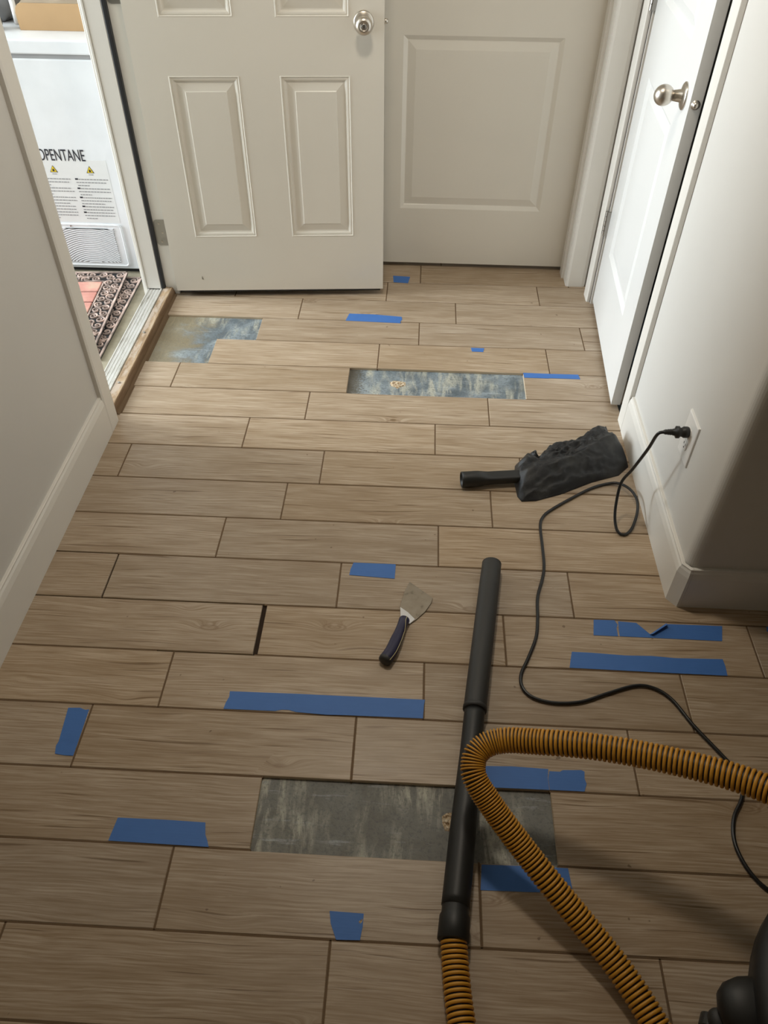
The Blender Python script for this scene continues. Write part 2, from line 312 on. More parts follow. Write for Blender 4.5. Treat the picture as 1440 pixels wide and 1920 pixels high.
MAT['greybag'] = plain('grey_plastic_bag', lin(120, 120, 120), 0.35, bumpy=0.5, scale=25)
def mk_scroll():
    m = NT('mat_scroll_rubber', 0.75); v = m.obj(); m.col(m.ramp(m.noise(v, 14, 3), [(0.35, lin(112, 98, 90)), (0.65, lin(206, 180, 168))])); return m.m
def mk_brick():
    m = NT('mat_brick_rubber', 0.8); v = m.n('ShaderNodeNewGeometry').outputs['Position']
    m.col(m.ramp(m.noise(v, 9, 4), [(0.36, lin(176, 116, 104)), (0.55, lin(190, 138, 124)), (0.7, lin(186, 160, 138))])); m.bump(m.noise(v, 160, 3), 0.4, 0.001); return m.m
MAT['scroll'] = mk_scroll(); MAT['brick'] = mk_brick()
MAT['dark_fill'] = plain('joint_dark_fill', lin(52, 38, 26), 0.95)
def mk_chip():
    m = NT('crumbled_mortar', 0.9); v = m.obj(); n = m.noise(v, 130, 4, 0.7)
    m.col(m.ramp(n, [(0.36, lin(112, 84, 56)), (0.47, lin(186, 160, 124)), (0.60, lin(224, 212, 190))])); m.bump(n, 1.0, 0.004); return m.m
MAT['chip'] = mk_chip()

# ---------------------------------------------------------------- mesh helpers
def mesh_obj(name, verts, faces, mat, parent=None, smooth=False):
    me = bpy.data.meshes.new(name); me.from_pydata([tuple(v) for v in verts], [], faces); me.update()
    bm = bmesh.new(); bm.from_mesh(me); bmesh.ops.recalc_face_normals(bm, faces=bm.faces); bm.to_mesh(me); bm.free()
    if mat: me.materials.append(MAT[mat] if isinstance(mat, str) else mat)
    if smooth:
        for p in me.polygons: p.use_smooth = True
    o = bpy.data.objects.new(name, me); COL.objects.link(o)
    if parent: o.parent = parent
    return o
class MB:
    def __init__(s): s.v = []; s.f = []
    def add(s, v, f):
        n = len(s.v); s.v += [tuple(x) for x in v]; s.f += [tuple(i + n for i in q) for q in f]; return s
    def box(s, x0, x1, y0, y1, z0, z1):
        return s.add([(x0, y0, z0), (x1, y0, z0), (x1, y1, z0), (x0, y1, z0), (x0, y0, z1), (x1, y0, z1), (x1, y1, z1), (x0, y1, z1)],
                     [(0, 3, 2, 1), (4, 5, 6, 7), (0, 1, 5, 4), (1, 2, 6, 5), (2, 3, 7, 6), (3, 0, 4, 7)])
    def prism(s, poly, z0, z1):
        n = len(poly); v = [(x, y, z0) for x, y in poly] + [(x, y, z1) for x, y in poly]
        f = [tuple(range(n))[::-1], tuple(range(n, 2 * n))] + [(i, (i + 1) % n, n + (i + 1) % n, n + i) for i in range(n)]
        return s.add(v, f)
    def build(s, name, mat, parent=None, smooth=False): return mesh_obj(name, s.v, s.f, mat, parent, smooth)
def extrude(profile, axis, a, b):
    """closed 2D profile extruded along axis ('x': (y,z), 'y': (x,z), 'z': (x,y))"""
    n = len(profile); mk = {'x': lambda p, t: (t, p[0], p[1]), 'y': lambda p, t: (p[0], t, p[1]), 'z': lambda p, t: (p[0], p[1], t)}[axis]
    v = [mk(p, a) for p in profile] + [mk(p, b) for p in profile]
    f = [tuple(range(n)), tuple(range(n, 2 * n))] + [(i, (i + 1) % n, n + (i + 1) % n, n + i) for i in range(n)]
    return v, f
def tag(o, label, cat, group=None, kind=None):
    o['label'] = label; o['category'] = cat
    if group: o['group'] = group
    if kind: o['kind'] = kind
    return o
def struct(o, label, cat): return tag(o, label, cat, kind='structure')
def empty(name, loc=(0, 0, 0)):
    o = bpy.data.objects.new(name, None); COL.objects.link(o); o.location = loc; o.empty_display_size = 0.05; return o
def bevel(o, w=0.002, seg=2):
    m = o.modifiers.new('bevel', 'BEVEL'); m.width = w; m.segments = seg; m.limit_method = 'ANGLE'; m.angle_limit = math.radians(40); return o
def catmull(pts, n=8, closed=False):
    P = [Vector(p) for p in pts]; out = []
    for i in range(len(P) - 1):
        p0 = P[i - 1] if i else P[0] * 2 - P[1]; p1, p2 = P[i], P[i + 1]; p3 = P[i + 2] if i + 2 < len(P) else P[-1] * 2 - P[-2]
        for k in range(n):
            t = k / n
            out.append(0.5 * ((2 * p1) + (p2 - p0) * t + (2 * p0 - 5 * p1 + 4 * p2 - p3) * t * t + (3 * p1 - p0 - 3 * p2 + p3) * t ** 3))
    out.append(P[-1]); return out
def resample(pts, step):
    acc = [0]
    for a, b in zip(pts, pts[1:]): acc.append(acc[-1] + (b - a).length)
    n = max(2, int(acc[-1] / step) + 1); out = []; j = 0
    for i in range(n + 1):
        s = acc[-1] * i / n
        while j < len(acc) - 2 and acc[j + 1] < s: j += 1
        t = (s - acc[j]) / max(1e-9, acc[j + 1] - acc[j]); out.append(pts[j].lerp(pts[j + 1], t))
    return out
def frames(pts):
    fr = []; up = Vector((0, 0, 1)); prev = None
    for i, p in enumerate(pts):
        t = (pts[min(i + 1, len(pts) - 1)] - pts[max(i - 1, 0)]).normalized()
        if prev is None: prev = t.cross(up if abs(t.z) < 0.9 else Vector((1, 0, 0))).normalized()
        a = (prev - t * prev.dot(t)).normalized(); prev = a; fr.append((t, a, t.cross(a)))
    return fr
def tube(mb, pts, rad, seg=12, cap=True):
    fr = frames(pts); n0 = len(mb.v); v = []; f = []
    for i, (p, (t, a, b)) in enumerate(zip(pts, fr)):
        r = rad(i / (len(pts) - 1)) if callable(rad) else (rad[i] if isinstance(rad, (list, tuple)) else rad)
        for k in range(seg):
            th = 2 * math.pi * k / seg; v.append(p + (a * math.cos(th) + b * math.sin(th)) * r)
    for i in range(len(pts) - 1):
        for k in range(seg): f.append((i * seg + k, i * seg + (k + 1) % seg, (i + 1) * seg + (k + 1) % seg, (i + 1) * seg + k))
    if cap: f.append(tuple(range(seg))[::-1]); f.append(tuple((len(pts) - 1) * seg + k for k in range(seg)))
    return mb.add(v, f)
def lathe(mb, prof, origin, axis, seg=28):
    """prof: [(distance along axis, radius)]"""
    ax = Vector(axis).normalized(); u = ax.cross(Vector((0, 0, 1)) if abs(ax.z) < 0.9 else Vector((1, 0, 0))).normalized(); w = ax.cross(u); o = Vector(origin)
    v = []; f = []
    for d, r in prof:
        for k in range(seg):
            th = 2 * math.pi * k / seg; v.append(o + ax * d + (u * math.cos(th) + w * math.sin(th)) * max(r, 1e-5))
    for i in range(len(prof) - 1):
        for k in range(seg): f.append((i * seg + k, i * seg + (k + 1) % seg, (i + 1) * seg + (k + 1) % seg, (i + 1) * seg + k))
    f.append(tuple(range(seg))[::-1]); f.append(tuple((len(prof) - 1) * seg + k for k in range(seg)))
    return mb.add(v, f)

# ---------------------------------------------------------------- room dimensions
XL, XR = -0.975, 0.695            # hall wall faces
XG = -1.098                        # garage side of the left wall
YE, YB = 2.675, 2.83              # end wall
OY0, OY1 = 1.685, 2.50            # garage doorway
CY0, CY1 = 1.79, 2.53             # closet doorway
HC = 2.44; DH = 2.06; GZ = -0.05

# ---------------------------------------------------------------- floor: slab, grout, tiles
L = 0.6112; GAP = 0.004; TH = 0.009
def rowline(k):
    tab = {13: 2.0185, 14: 2.181, 15: 2.339, 16: 2.497, 17: 2.651, 18: 2.806, 19: 2.96}
    return tab.get(k, k * 0.1555 + 0.0007)
floor = MB().box(-0.99, 2.3, -2.6, 3.3, -0.12, -TH).build('floor', 'sub')
struct(floor, 'bare grey mortar bed showing where floor tiles are missing', 'floor')
random.seed(11)
extra = {-1: -0.30, -2: 0.03, -3: 0.22, -4: -0.15, -5: 0.1, -6: -0.25, 17: 0.0137}
tiles = []; grout = MB()
ndone = 0
for k in range(-6, 19):
    v0, v1 = rowline(k), rowline(k + 1)
    js = list(D['joints'].get(k, []))
    if not js: js = [extra.get(k, 0.1)]
    xr = XR if v0 > 0.95 else 2.3
    if 12 <= k <= 16: xr = XR + 0.06
    if k >= 17: xr = XR + 0.02
    xl = XL if not (11 <= k <= 15) else -0.985
    while js[0] - L > xl - L: js.insert(0, js[0] - L)
    while js[-1] < xr: js.append(js[-1] + L)
    for a, b in zip(js, js[1:]):
        x0, x1 = max(a, xl), min(b, xr)
        if x1 - x0 < 0.008: continue
        miss = (k == 2 and -0.30 < x0 < 0) or (k == 12 and -0.24 < x0 < 0) or (k == 14 and x1 < -0.58) or (k == 13 and x1 < -0.73)
        lx = GAP / 2; rx = GAP / 2
        if k == 5 and abs(b + 0.3574) < 0.01: rx = 0.0075
        if k == 5 and abs(a + 0.3574) < 0.01: lx = 0.0045
        if k == 6 and abs(b + 0.7865) < 0.01: rx = 0.003
        if a < xl: lx = 0.001
        if b > xr: rx = 0.001
        if not miss:
            tx0, tx1, ty0, ty1 = x0 + lx, x1 - rx, v0 + GAP / 2, v1 - GAP / 2
            cx, cy = (tx0 + tx1) / 2, (ty0 + ty1) / 2; hx, hy = (tx1 - tx0) / 2, (ty1 - ty0) / 2; e = 0.0012
            v = [(sx * hx, sy * hy, -TH) for sx, sy in ((-1, -1), (1, -1), (1, 1), (-1, 1))] + [(sx * hx, sy * hy, -e) for sx, sy in ((-1, -1), (1, -1), (1, 1), (-1, 1))] + \
                [(sx * (hx - e), sy * (hy - e), 0) for sx, sy in ((-1, -1), (1, -1), (1, 1), (-1, 1))]
            f = [(0, 3, 2, 1), (8, 9, 10, 11)] + [(i, (i + 1) % 4, 4 + (i + 1) % 4, 4 + i) for i in range(4)] + [(4 + i, 4 + (i + 1) % 4, 8 + (i + 1) % 4, 8 + i) for i in range(4)]
            t = mesh_obj('tile', v, f, 'tile', floor); t.data.materials.append(MAT['bisque'])
            for pg in t.data.polygons:
                if abs(pg.normal.z) < 0.2: pg.material_index = 1
            t.location = (cx, cy, random.uniform(-0.0003, 0.0002)); tiles.append(t)
        # grout in the end joint at b
        open_joint = (k == 5 and abs(b + 0.3574) < 0.01) or (k == 6 and abs(b + 0.7865) < 0.01)
        edge_hole = (k == 2 and (abs(b + 0.2883) < 0.01 or abs(b - 0.3237) < 0.01)) or (k == 12 and (abs(b + 0.2258) < 0.01 or abs(b - 0.3865) < 0.01)) or (k in (13, 14) and b < -0.58) and not (k == 13 and b > -0.70)
        if b < xr and not open_joint and not edge_hole:
            grout.box(b - GAP / 2, b + GAP / 2, v0, v1, -TH, -0.0014)
    # grout along the row line v0, broken at holes and open joints
    cuts = {2: [(-0.2883, 0.3237)], 3: [(-0.2883, 0.3237)], 12: [(-0.2258, 0.3865)], 13: [(-0.2258, 0.3865), (-1.0, -0.7412)], 14: [(-1.0, -0.5949)], 15: [(-1.0, -0.5949)], 6: [(-1.0, -0.36)], 7: [(-1.0, -0.79)], 5: [(-0.60, -0.36)]}.get(k, [])
    x = xl
    for c0, c1 in sorted(cuts):
        if c0 > x: grout.box(x, c0, v0 - GAP / 2, v0 + GAP / 2, -TH, -0.0014)
        x = max(x, c1)
    if x < xr: grout.box(x, xr, v0 - GAP / 2, v0 + GAP / 2, -TH, -0.0014)
grout.build('grout', 'grout', floor)
dark_fill = MB().box(-0.3655, -0.3525, rowline(5), rowline(6), -TH, -0.0072).box(XL, -0.36, rowline(6) - 0.002, rowline(6) + 0.002, -TH, -0.0072).box(XL, -0.786, rowline(7) - 0.002, rowline(7) + 0.002, -TH, -0.0072).box(-0.79, -0.784, rowline(6), rowline(7), -TH, -0.0072).box(-0.6, -0.36, rowline(5) - 0.002, rowline(5) + 0.002, -TH, -0.0072)  # dark brown strips along the bottom of the open joints, darken the gaps
dark_fill.build('joint_dark_fill', 'dark_fill', floor)
# crumbled mortar spots in the two long holes
for ci, poly in enumerate(D['chips']):
    rr = random.Random(3 + ci); c = [sum(p[i] for p in poly) / len(poly) for i in (0, 1)]; v = []; f = []; n = len(poly)
    rings = [(1.0, 0.0), (0.72, 0.0025), (0.4, 0.0010), (0.15, 0.0022)]
    for s_, h in rings:
        for p in poly: v.append((c[0] + (p[0] - c[0]) * s_ * rr.uniform(.92, 1.08), c[1] + (p[1] - c[1]) * s_ * rr.uniform(.92, 1.08), -TH + 0.0003 + h * rr.uniform(.3, 1.4)))
    for i in range(len(rings) - 1):
        for q in range(n): f.append((i * n + q, i * n + (q + 1) % n, (i + 1) * n + (q + 1) % n, (i + 1) * n + q))
    f.append(tuple((len(rings) - 1) * n + q for q in range(n)))
    mesh_obj('mortar_chip', v, f, 'chip', floor)['label'] = 'pale crumbled mortar spot'

# ---------------------------------------------------------------- walls and ceiling
b = MB().box(XG, XL, -2.6, OY0, -0.12, HC).box(XG, XL, OY0, OY1, DH, HC).box(XG, XL, OY1 + 0.03, 2.83, -0.12, HC)
struct(b.build('wall_left', 'wall'), 'warm grey painted wall left of the hall beside the open garage door', 'wall')
b = MB(); r = 0.028; arc = [(XR + r - r * math.cos(a), 1.0 + r - r * math.sin(a)) for a in [math.pi / 2 * i / 8 for i in range(9)]]
prof = [(XR, CY0)] + arc + [(2.3, 1.0), (2.3, 1.13), (XR + 0.11, 1.13), (XR + 0.11, CY0)]
b.add(*extrude(prof, 'z', -0.12, HC)); b.box(XR, XR + 0.11, CY0, CY1, DH, HC); b.box(XR, XR + 0.11, CY1, 2.83, -0.12, HC)
wr = b.build('wall_right', 'wall'); struct(wr, 'white painted wall with a rounded corner and the power outlet', 'wall')
b = MB().box(XL, -0.225, YE, YB, -0.12, HC).box(0.622, XR, YE, YB, -0.12, HC).box(-0.225, 0.622, YE, YB, DH, HC)
struct(b.build('wall_far', 'wall'), 'painted wall at the end of the hall around the far door', 'wall')
struct(MB().box(-1.2, 1.0, 3.30, 3.4, -0.12, HC).build('wall_back', 'wall'), 'wall of the dark room behind the far door', 'wall')
struct(MB().box(XR + 0.7, XR + 0.8, 1.13, 2.9, -0.12, HC).box(XR, XR + 0.8, 2.83, 2.9, -0.12, HC).box(XR + 0.02, XR + 0.7, 1.13, 2.83, -0.12, -0.0105).build('wall_closet', 'wall'), 'inner wall of the closet behind the ajar door', 'wall')
struct(MB().box(-1.2, 2.4, -2.7, -2.6, -0.12, HC).build('wall_rear', 'wall'), 'wall behind the camera at the other end of the hall', 'wall')
struct(MB().box(2.3, 2.4, -2.6, 1.13, -0.12, HC).build('wall_side', 'wall'), 'wall of the side room to the right of the hall', 'wall')
struct(MB().box(-1.12, 2.4, -2.6, 3.4, HC, HC + 0.1).build('ceiling', 'wall'), 'flat painted hall ceiling', 'ceiling')
gf = MB().box(-4.4, XG + 0.03, -2.6, 4.2, GZ - 0.1, GZ).build('floor_garage', 'concrete'); struct(gf, 'bare concrete garage floor beyond the threshold', 'floor')
struct(MB().box(-4.4, XG, 3.45, 3.55, GZ, 2.7).build('wall_garage', 'wall'), 'garage wall behind the white chest freezer', 'wall')
struct(MB().box(-4.4, XG, -2.6, 4.2, 2.6, 2.7).build('ceiling_garage', 'wall'), 'garage ceiling', 'ceiling')

mb = MB(); lathe(mb, [(0.0, 0.15), (0.012, 0.15), (0.02, 0.145), (0.05, 0.12), (0.07, 0.06), (0.074, 0.005)], (-0.14, 1.45, HC), (0, 0, -1), 40)  # unseen lamp dome, added to go with the hall fill light
lamp = mb.build('added_ceiling_lamp', 'plate', None, True); tag(lamp, 'flush white ceiling lamp added out of view as hall fill', 'lamp')
# ---------------------------------------------------------------- baseboards
BH = 0.137
def bb_profile(): return [(0, 0), (0.015, 0), (0.015, BH - 0.028), (0.012, BH - 0.012), (0.009, BH - 0.006), (0.009, BH - 0.001), (0.007, BH), (0, BH)]
pr = [(XL + a, z) for a, z in bb_profile()]
struct(mesh_obj('baseboard_left', *extrude(pr, 'y', -2.6, 1.606), 'trim'), 'cream baseboard along the grey left wall', 'baseboard')
pr = [(XR - a, z) for a, z in bb_profile()]
br_ = mesh_obj('baseboard_right', *extrude(pr, 'y', 1.016, 1.709), 'trim'); struct(br_, 'white baseboard under the power outlet', 'baseboard')
# chamfered corner block + return board
def sweep_bb(path):
    v = []; f = []; P = bb_profile(); n = len(P)
    for (x, y), (nx, ny) in path:
        for a, z in P: v.append((x + nx * a, y + ny * a, z))
    for i in range(len(path) - 1):
        for k in range(n): f.append((i * n + k, i * n + (k + 1) % n, (i + 1) * n + (k + 1) % n, (i + 1) * n + k))
    f.append(tuple(range(n))); f.append(tuple((len(path) - 1) * n + k for k in range(n))); return v, f
struct(mesh_obj('baseboard_corner', *sweep_bb([((XR, 1.016), (-1, 0.0)), ((XR, 1.0135), (-1, -0.1)), ((XR + 0.012, 1.0), (-0.3, -1.0)), ((XR + 0.015, 1.0), (0, -1))]), 'trim'), 'short chamfered baseboard block on the rounded wall corner', 'baseboard')
pr = [(1.0 - a, z) for a, z in bb_profile()]
struct(mesh_obj('baseboard_side', *extrude(pr, 'x', XR + 0.0155, 2.3), 'trim'), 'shaded baseboard on the wall facing the camera at right', 'baseboard')

# ---------------------------------------------------------------- door casings and jambs
def casing_v(name, axis, face, out, a0, a1, z1, label):
    """vertical casing board; axis 'y' = board runs in y on a wall of constant x"""
    th = 0.015 * out
    w = a1 - a0
    prof = [(a0, 0), (a0, 0.8), (a0 + 0.1 * w, 1.0), (a1 - 0.18 * w, 1.0), (a1 - 0.06 * w, 0.86), (a1, 0.6), (a1, 0)]
    if axis == 'y': P = [(face + th * d, a) for a, d in prof]
    else: P = [(a, face + th * d) for a, d in prof]
    o = mesh_obj(name, *extrude(P, 'z', 0, z1), 'trim'); struct(o, label, 'trim'); return o
casing_v('trim_1', 'y', XL, 1, 1.606, 1.679, DH + 0.06, 'cream casing board at the near side of the garage doorway')
casing_v('trim_2', 'x', YE, -1, 0.615, 0.690, DH + 0.06, 'white casing board right of the far door')
casing_v('trim_3', 'y', XR, -1, CY1 + 0.008, CY1 + 0.083, DH + 0.06, 'white casing board on the hinge side of the closet door')
o = MB().box(XR - 0.015, XR, 1.712, 1.769, 0, DH + 0.06).build('trim_4', 'trim'); bevel(o, 0.002); struct(o, 'white casing board between the closet door and the outlet wall', 'trim')
casing_v('trim_5', 'x', YE, -1, -0.295, -0.22, DH + 0.06, 'casing board left of the far door hidden behind the open door')
o = MB().box(XR - 0.015, XR, 1.712, CY1 + 0.083, DH + 0.005, DH + 0.06 + 0.02).build('trim_6', 'trim'); struct(o, 'head casing above the closet door', 'trim')
o = MB().box(XL, XL + 0.015, 1.606, 2.56, DH + 0.06, DH + 0.13).build('trim_7', 'trim'); struct(o, 'head casing above the garage doorway', 'trim')
# closet jamb lining
o = MB().box(XR, XR + 0.11, CY0 - 0.005, CY0 + 0.010, 0, DH).box(XR, XR + 0.11, CY1 - 0.006, CY1 + 0.008, 0, DH).build('trim_8', 'trim'); struct(o, 'closet door jamb lining', 'trim')
# far door jamb + stop
o = MB().box(0.612, 0.624, YE - 0.012, YB, 0, DH).box(0.602, 0.613, YE + 0.055, YE + 0.105, 0, DH).box(-0.227, -0.215, YE, YB, 0, DH).build('trim_9', 'trim'); struct(o, 'jamb and stop strip of the far door', 'trim')
# garage door jambs
ent = empty('trim_10', (XL, OY1, 0)); struct(ent, 'garage door jamb on the hinge side with black weatherstrip', 'trim')
def chl(o, par):
    o.parent = par; o.matrix_parent_inverse = Matrix.Translation(-Vector(par.location)); return o
chl(MB().box(-1.080, -0.957, OY1 + 0.004, OY1 + 0.03, 0.0, DH).build('jamb_board', 'trim'), ent)
chl(bevel(MB().box(-1.080, -1.0235, OY1 - 0.010, OY1 + 0.004, 0.026, DH).build('door_stop', 'trim'), 0.002), ent)
chl(bevel(MB().box(-1.0235, -1.007, OY1 - 0.012, OY1 + 0.004, 0.028, DH).build('weatherstrip', 'rubber'), 0.004, 3), ent)
chl(bevel(MB().box(-1.0895, -1.0803, OY1 - 0.012, OY1 + 0.04, GZ, DH).box(-1.0985, -1.0905, OY1 - 0.006, OY1 + 0.05, GZ, DH).build('brick_mould', 'trim'), 0.002), ent)
j2 = empty('trim_11', (XL, OY0, 0)); struct(j2, 'garage door jamb on the latch side behind the near casing', 'trim')
chl(MB().box(-1.085, -0.976, OY0 - 0.02, OY0 - 0.004, 0, DH).build('jamb_board', 'trim'), j2)
chl(MB().box(-1.085, -1.027, OY0 - 0.004, OY0 + 0.010, 0.026, DH).build('door_stop', 'trim'), j2)

# ---------------------------------------------------------------- threshold
th = empty('trim_12', (-1.0, 2.1, 0)); struct(th, 'worn threshold with aluminium strip and brown wooden nosing at the garage doorway', 'threshold')
ya, yb = OY0 - 0.0, OY1 - 0.012
mb = MB(); prof = [(-1.080, -0.045), (-1.080, 0.022), (-1.077, 0.027), (-1.073, 0.027), (-1.071, 0.024), (-1.064, 0.024), (-1.063, 0.0255), (-1.060, 0.0255), (-1.059, 0.024), (-1.052, 0.024), (-1.051, 0.0255), (-1.048, 0.0255), (-1.047, 0.024), (-1.040, 0.024), (-1.039, 0.0255), (-1.036, 0.0255), (-1.035, 0.024), (-1.030, 0.024), (-1.027, 0.029), (-1.021, 0.029), (-1.0185, 0.024), (-1.0175, -0.045)]
mb.add(*extrude(prof, 'y', ya, yb)); chl(mb.build('sill_strip', 'alu'), th)
prof = [(-1.017, -TH), (-1.017, 0.026), (-1.014, 0.028), (-0.985, 0.0285), (-0.981, 0.0265), (-0.979, 0.022), (-0.974, 0.004), (-0.974, -TH)]
chl(mesh_obj('nosing', *extrude(prof, 'y', 1.69, OY1 + 0.002), 'wood'), th)
prof = [(-0.9738, -TH), (-0.9738, 0.006), (-0.966, 0.001), (-0.961, -TH)]
chl(mesh_obj('mortar_fillet', *extrude(prof, 'y', 1.70, 2.49), 'grout'), th)
for yy in (1.84, 2.16):
    mb = MB(); lathe(mb, [(0, 0.005), (0.0012, 0.0045), (0.0016, 0.002)], (-1.003, yy, 0.0295), (0, 0, 1), 12); chl(mb.build('screw', 'steel'), th)

# ---------------------------------------------------------------- doors
def rect_ring_panel(s0, s1, z0, z1, prof):
    """stepped moulding in local door plane: x = s, y = depth (negative = out toward viewer), z"""
    v = []; f = []
    for ins, dep in prof:
        v += [(s0 + ins, -dep, z0 + ins), (s1 - ins, -dep, z0 + ins), (s1 - ins, -dep, z1 - ins), (s0 + ins, -dep, z1 - ins)]
    for i in range(len(prof) - 1):
        for k in range(4): f.append((i * 4 + k, i * 4 + (k + 1) % 4, (i + 1) * 4 + (k + 1) % 4, (i + 1) * 4 + k))
    f.append(tuple((len(prof) - 1) * 4 + k for k in range(4))); return v, f
def make_door(name, width, z0, z1, thick, panels, prof, mat, origin, ang):
    root = empty(name, origin); root.rotation_euler.z = ang
    xs = sorted({0, width} | {p[0] for p in panels} | {p[1] for p in panels}); zs = sorted({z0, z1} | {p[2] for p in panels} | {p[3] for p in panels})
    mb = MB(); idx = {}
    V = []; Fc = []
    def vid(x, z):
        if (x, z) not in idx: idx[x, z] = len(V); V.append((x, 0, z))
        return idx[x, z]
    for xa, xb in zip(xs, xs[1:]):
        for za, zb in zip(zs, zs[1:]):
            cx, cz = (xa + xb) / 2, (za + zb) / 2
            if any(p[0] < cx < p[1] and p[2] < cz < p[3] for p in panels): continue
            Fc.append((vid(xa, za), vid(xb, za), vid(xb, zb), vid(xa, zb)))
    n = len(V); e = 0.0
    V += [(0, thick, z0), (width, thick, z0), (width, thick, z1), (0, thick, z1)]
    Fc.append((n, n + 3, n + 2, n + 1))
    lo = [idx[x, z0] for x in xs if (x, z0) in idx]; hi = [idx[x, z1] for x in xs if (x, z1) in idx]
    le = [idx[0, z] for z in zs if (0, z) in idx]; ri = [idx[width, z] for z in zs if (width, z) in idx]
    Fc.append(tuple(lo) + (n + 1, n)); Fc.append(tuple(hi) + (n + 2, n + 3)); Fc.append(tuple(le) + (n + 3, n)); Fc.append(tuple(ri) + (n + 2, n + 1))
    slab = mesh_obj('slab', V, Fc, mat, root)
    for p in panels: mesh_obj('panel', *rect_ring_panel(*p, prof), mat, root)
    return root
def knob(name, parent, loc, axis, keyed=False, ball=False):
    mb = MB()
    if ball: pr = [(0.028, 0.010)] + [(0.052 - 0.0255 * math.cos(a), 0.0255 * math.sin(a)) for a in [math.pi * i / 16 for i in range(2, 17)]]
    else: pr = [(0.026, 0.012), (0.030, 0.018), (0.036, 0.0245), (0.044, 0.0275), (0.052, 0.0265), (0.058, 0.0225), (0.062, 0.0165), (0.0625, 0.013), (0.0605, 0.0115), (0.0605, 0.0)]
    lathe(mb, pr, loc, axis); k = mb.build(name, 'nickel', parent, True)
    mb = MB(); lathe(mb, [(0, 0.033), (0.003, 0.033), (0.006, 0.029), (0.009, 0.018), (0.010, 0.0155), (0.030, 0.0125)], loc, axis); mb.build('rosette', 'nickel', k, True)
    if keyed:
        mb = MB(); l2 = Vector(loc) + Vector(axis).normalized() * 0.0605; lathe(mb, [(0, 0.0085), (0.0015, 0.008), (0.002, 0.006)], l2, axis); mb.build('key_cylinder', 'steel', k, True)
        MB().box(l2.x - 0.0009, l2.x + 0.0009, l2.y - 0.0026, l2.y - 0.0005, l2.z - 0.0045, l2.z + 0.0045).build('key_slot', 'rubber', k)
    return k
PR1 = [(0, 0), (0.003, 0.0012), (0.006, -0.0025), (0.009, -0.0015), (0.014, -0.003), (0.0175, -0.0075), (0.021, -0.009), (0.0235, -0.009), (0.047, -0.0035), (0.0495, -0.0015), (0.051, -0.0015)]
PR2 = [(0, 0), (0.002, -0.001), (0.013, -0.0075), (0.015, -0.009), (0.018, -0.009), (0.043, -0.003), (0.0455, -0.0025)]
# entry door, swung open against the hall
a1 = math.atan2(2.540 - 2.473, -0.136 + 0.954)
P6 = [(0.107, 0.341, 0.250, 0.803), (0.474, 0.708, 0.250, 0.803), (0.107, 0.341, 0.970, 1.60), (0.474, 0.708, 0.970, 1.60), (0.107, 0.341, 1.72, 1.90), (0.474, 0.708, 1.72, 1.90)]
d1 = make_door('door_1', 0.8205, 0.030, 2.04, 0.044, P6, PR1, 'door', (-0.954, 2.473, 0), a1)
struct(d1, 'open cream six-panel entry door with keyed round knob', 'door')
knob('door_knob', d1, (0.754, 0, 0.957), (0, -1, 0), keyed=True)
knob('door_knob', d1, (0.754, 0.044, 0.957), (0, 1, 0))
mb = MB(); lathe(mb, [(0, 0.008), (0.006, 0.0075), (0.012, 0.006), (0.0125, 0.001)], (0.8205, 0.022, 0.955), (1, 0, 0), 16); mb.build('latch_bolt', 'nickel', d1, True)
sw = MB().box(0.01, 0.81, 0.006, 0.038, 0.020, 0.030); 
for i in range(14): sw.box(0.02 + i * 0.056, 0.05 + i * 0.056, 0.001, 0.010, 0.022 + 0.003 * (i % 3), 0.031)
sw.build('door_sweep', 'rubber', d1)
mb = MB(); mb.add([(0.105, -0.0006, 0.078), (0.113, -0.0006, 0.076), (0.110, -0.0006, 0.083), (0.107, -0.0006, 0.094)], [(0, 1, 2, 3)]); mb.build('paint_chip', 'steel', d1)
# hinge leaves of the entry door sit on the jamb rabbet
for zc in (0.255, 1.05, 1.82):
    prof = [(-0.962, zc - 0.05), (-0.994, zc - 0.05), (-1.001, zc - 0.047), (-1.005, zc - 0.040), (-1.005, zc + 0.040), (-1.001, zc + 0.047), (-0.994, zc + 0.05), (-0.962, zc + 0.05)]
    hg = chl(mesh_obj('hinge', *extrude(prof, 'y', OY1 + 0.0015, OY1 + 0.0045), 'steel'), ent)
    for dz in (-0.036, 0.0, 0.036):
        mb = MB(); lathe(mb, [(0, 0.0042), (0.001, 0.004), (0.0014, 0.002)], (-0.986 + 0.008 * (dz == 0), OY1 + 0.0016, zc + dz), (0, -1, 0), 12)
        mb.build('screw', 'nickel', hg)
    mb = MB(); lathe(mb, [(0, 0.006), (0.1, 0.006)], (-0.9565, OY1 - 0.003, zc - 0.05), (0, 0, 1), 12); mb.build('knuckle', 'steel', hg)
# far door
d2 = make_door('door_2', 0.826, 0.018, 2.04, 0.035, [(0.131, 0.694, 0.251, 0.864), (0.131, 0.694, 1.05, 1.90)], PR2, 'door', (-0.212, 2.796, 0), 0)
struct(d2, 'closed cream two-panel door at the end of the hall', 'door')
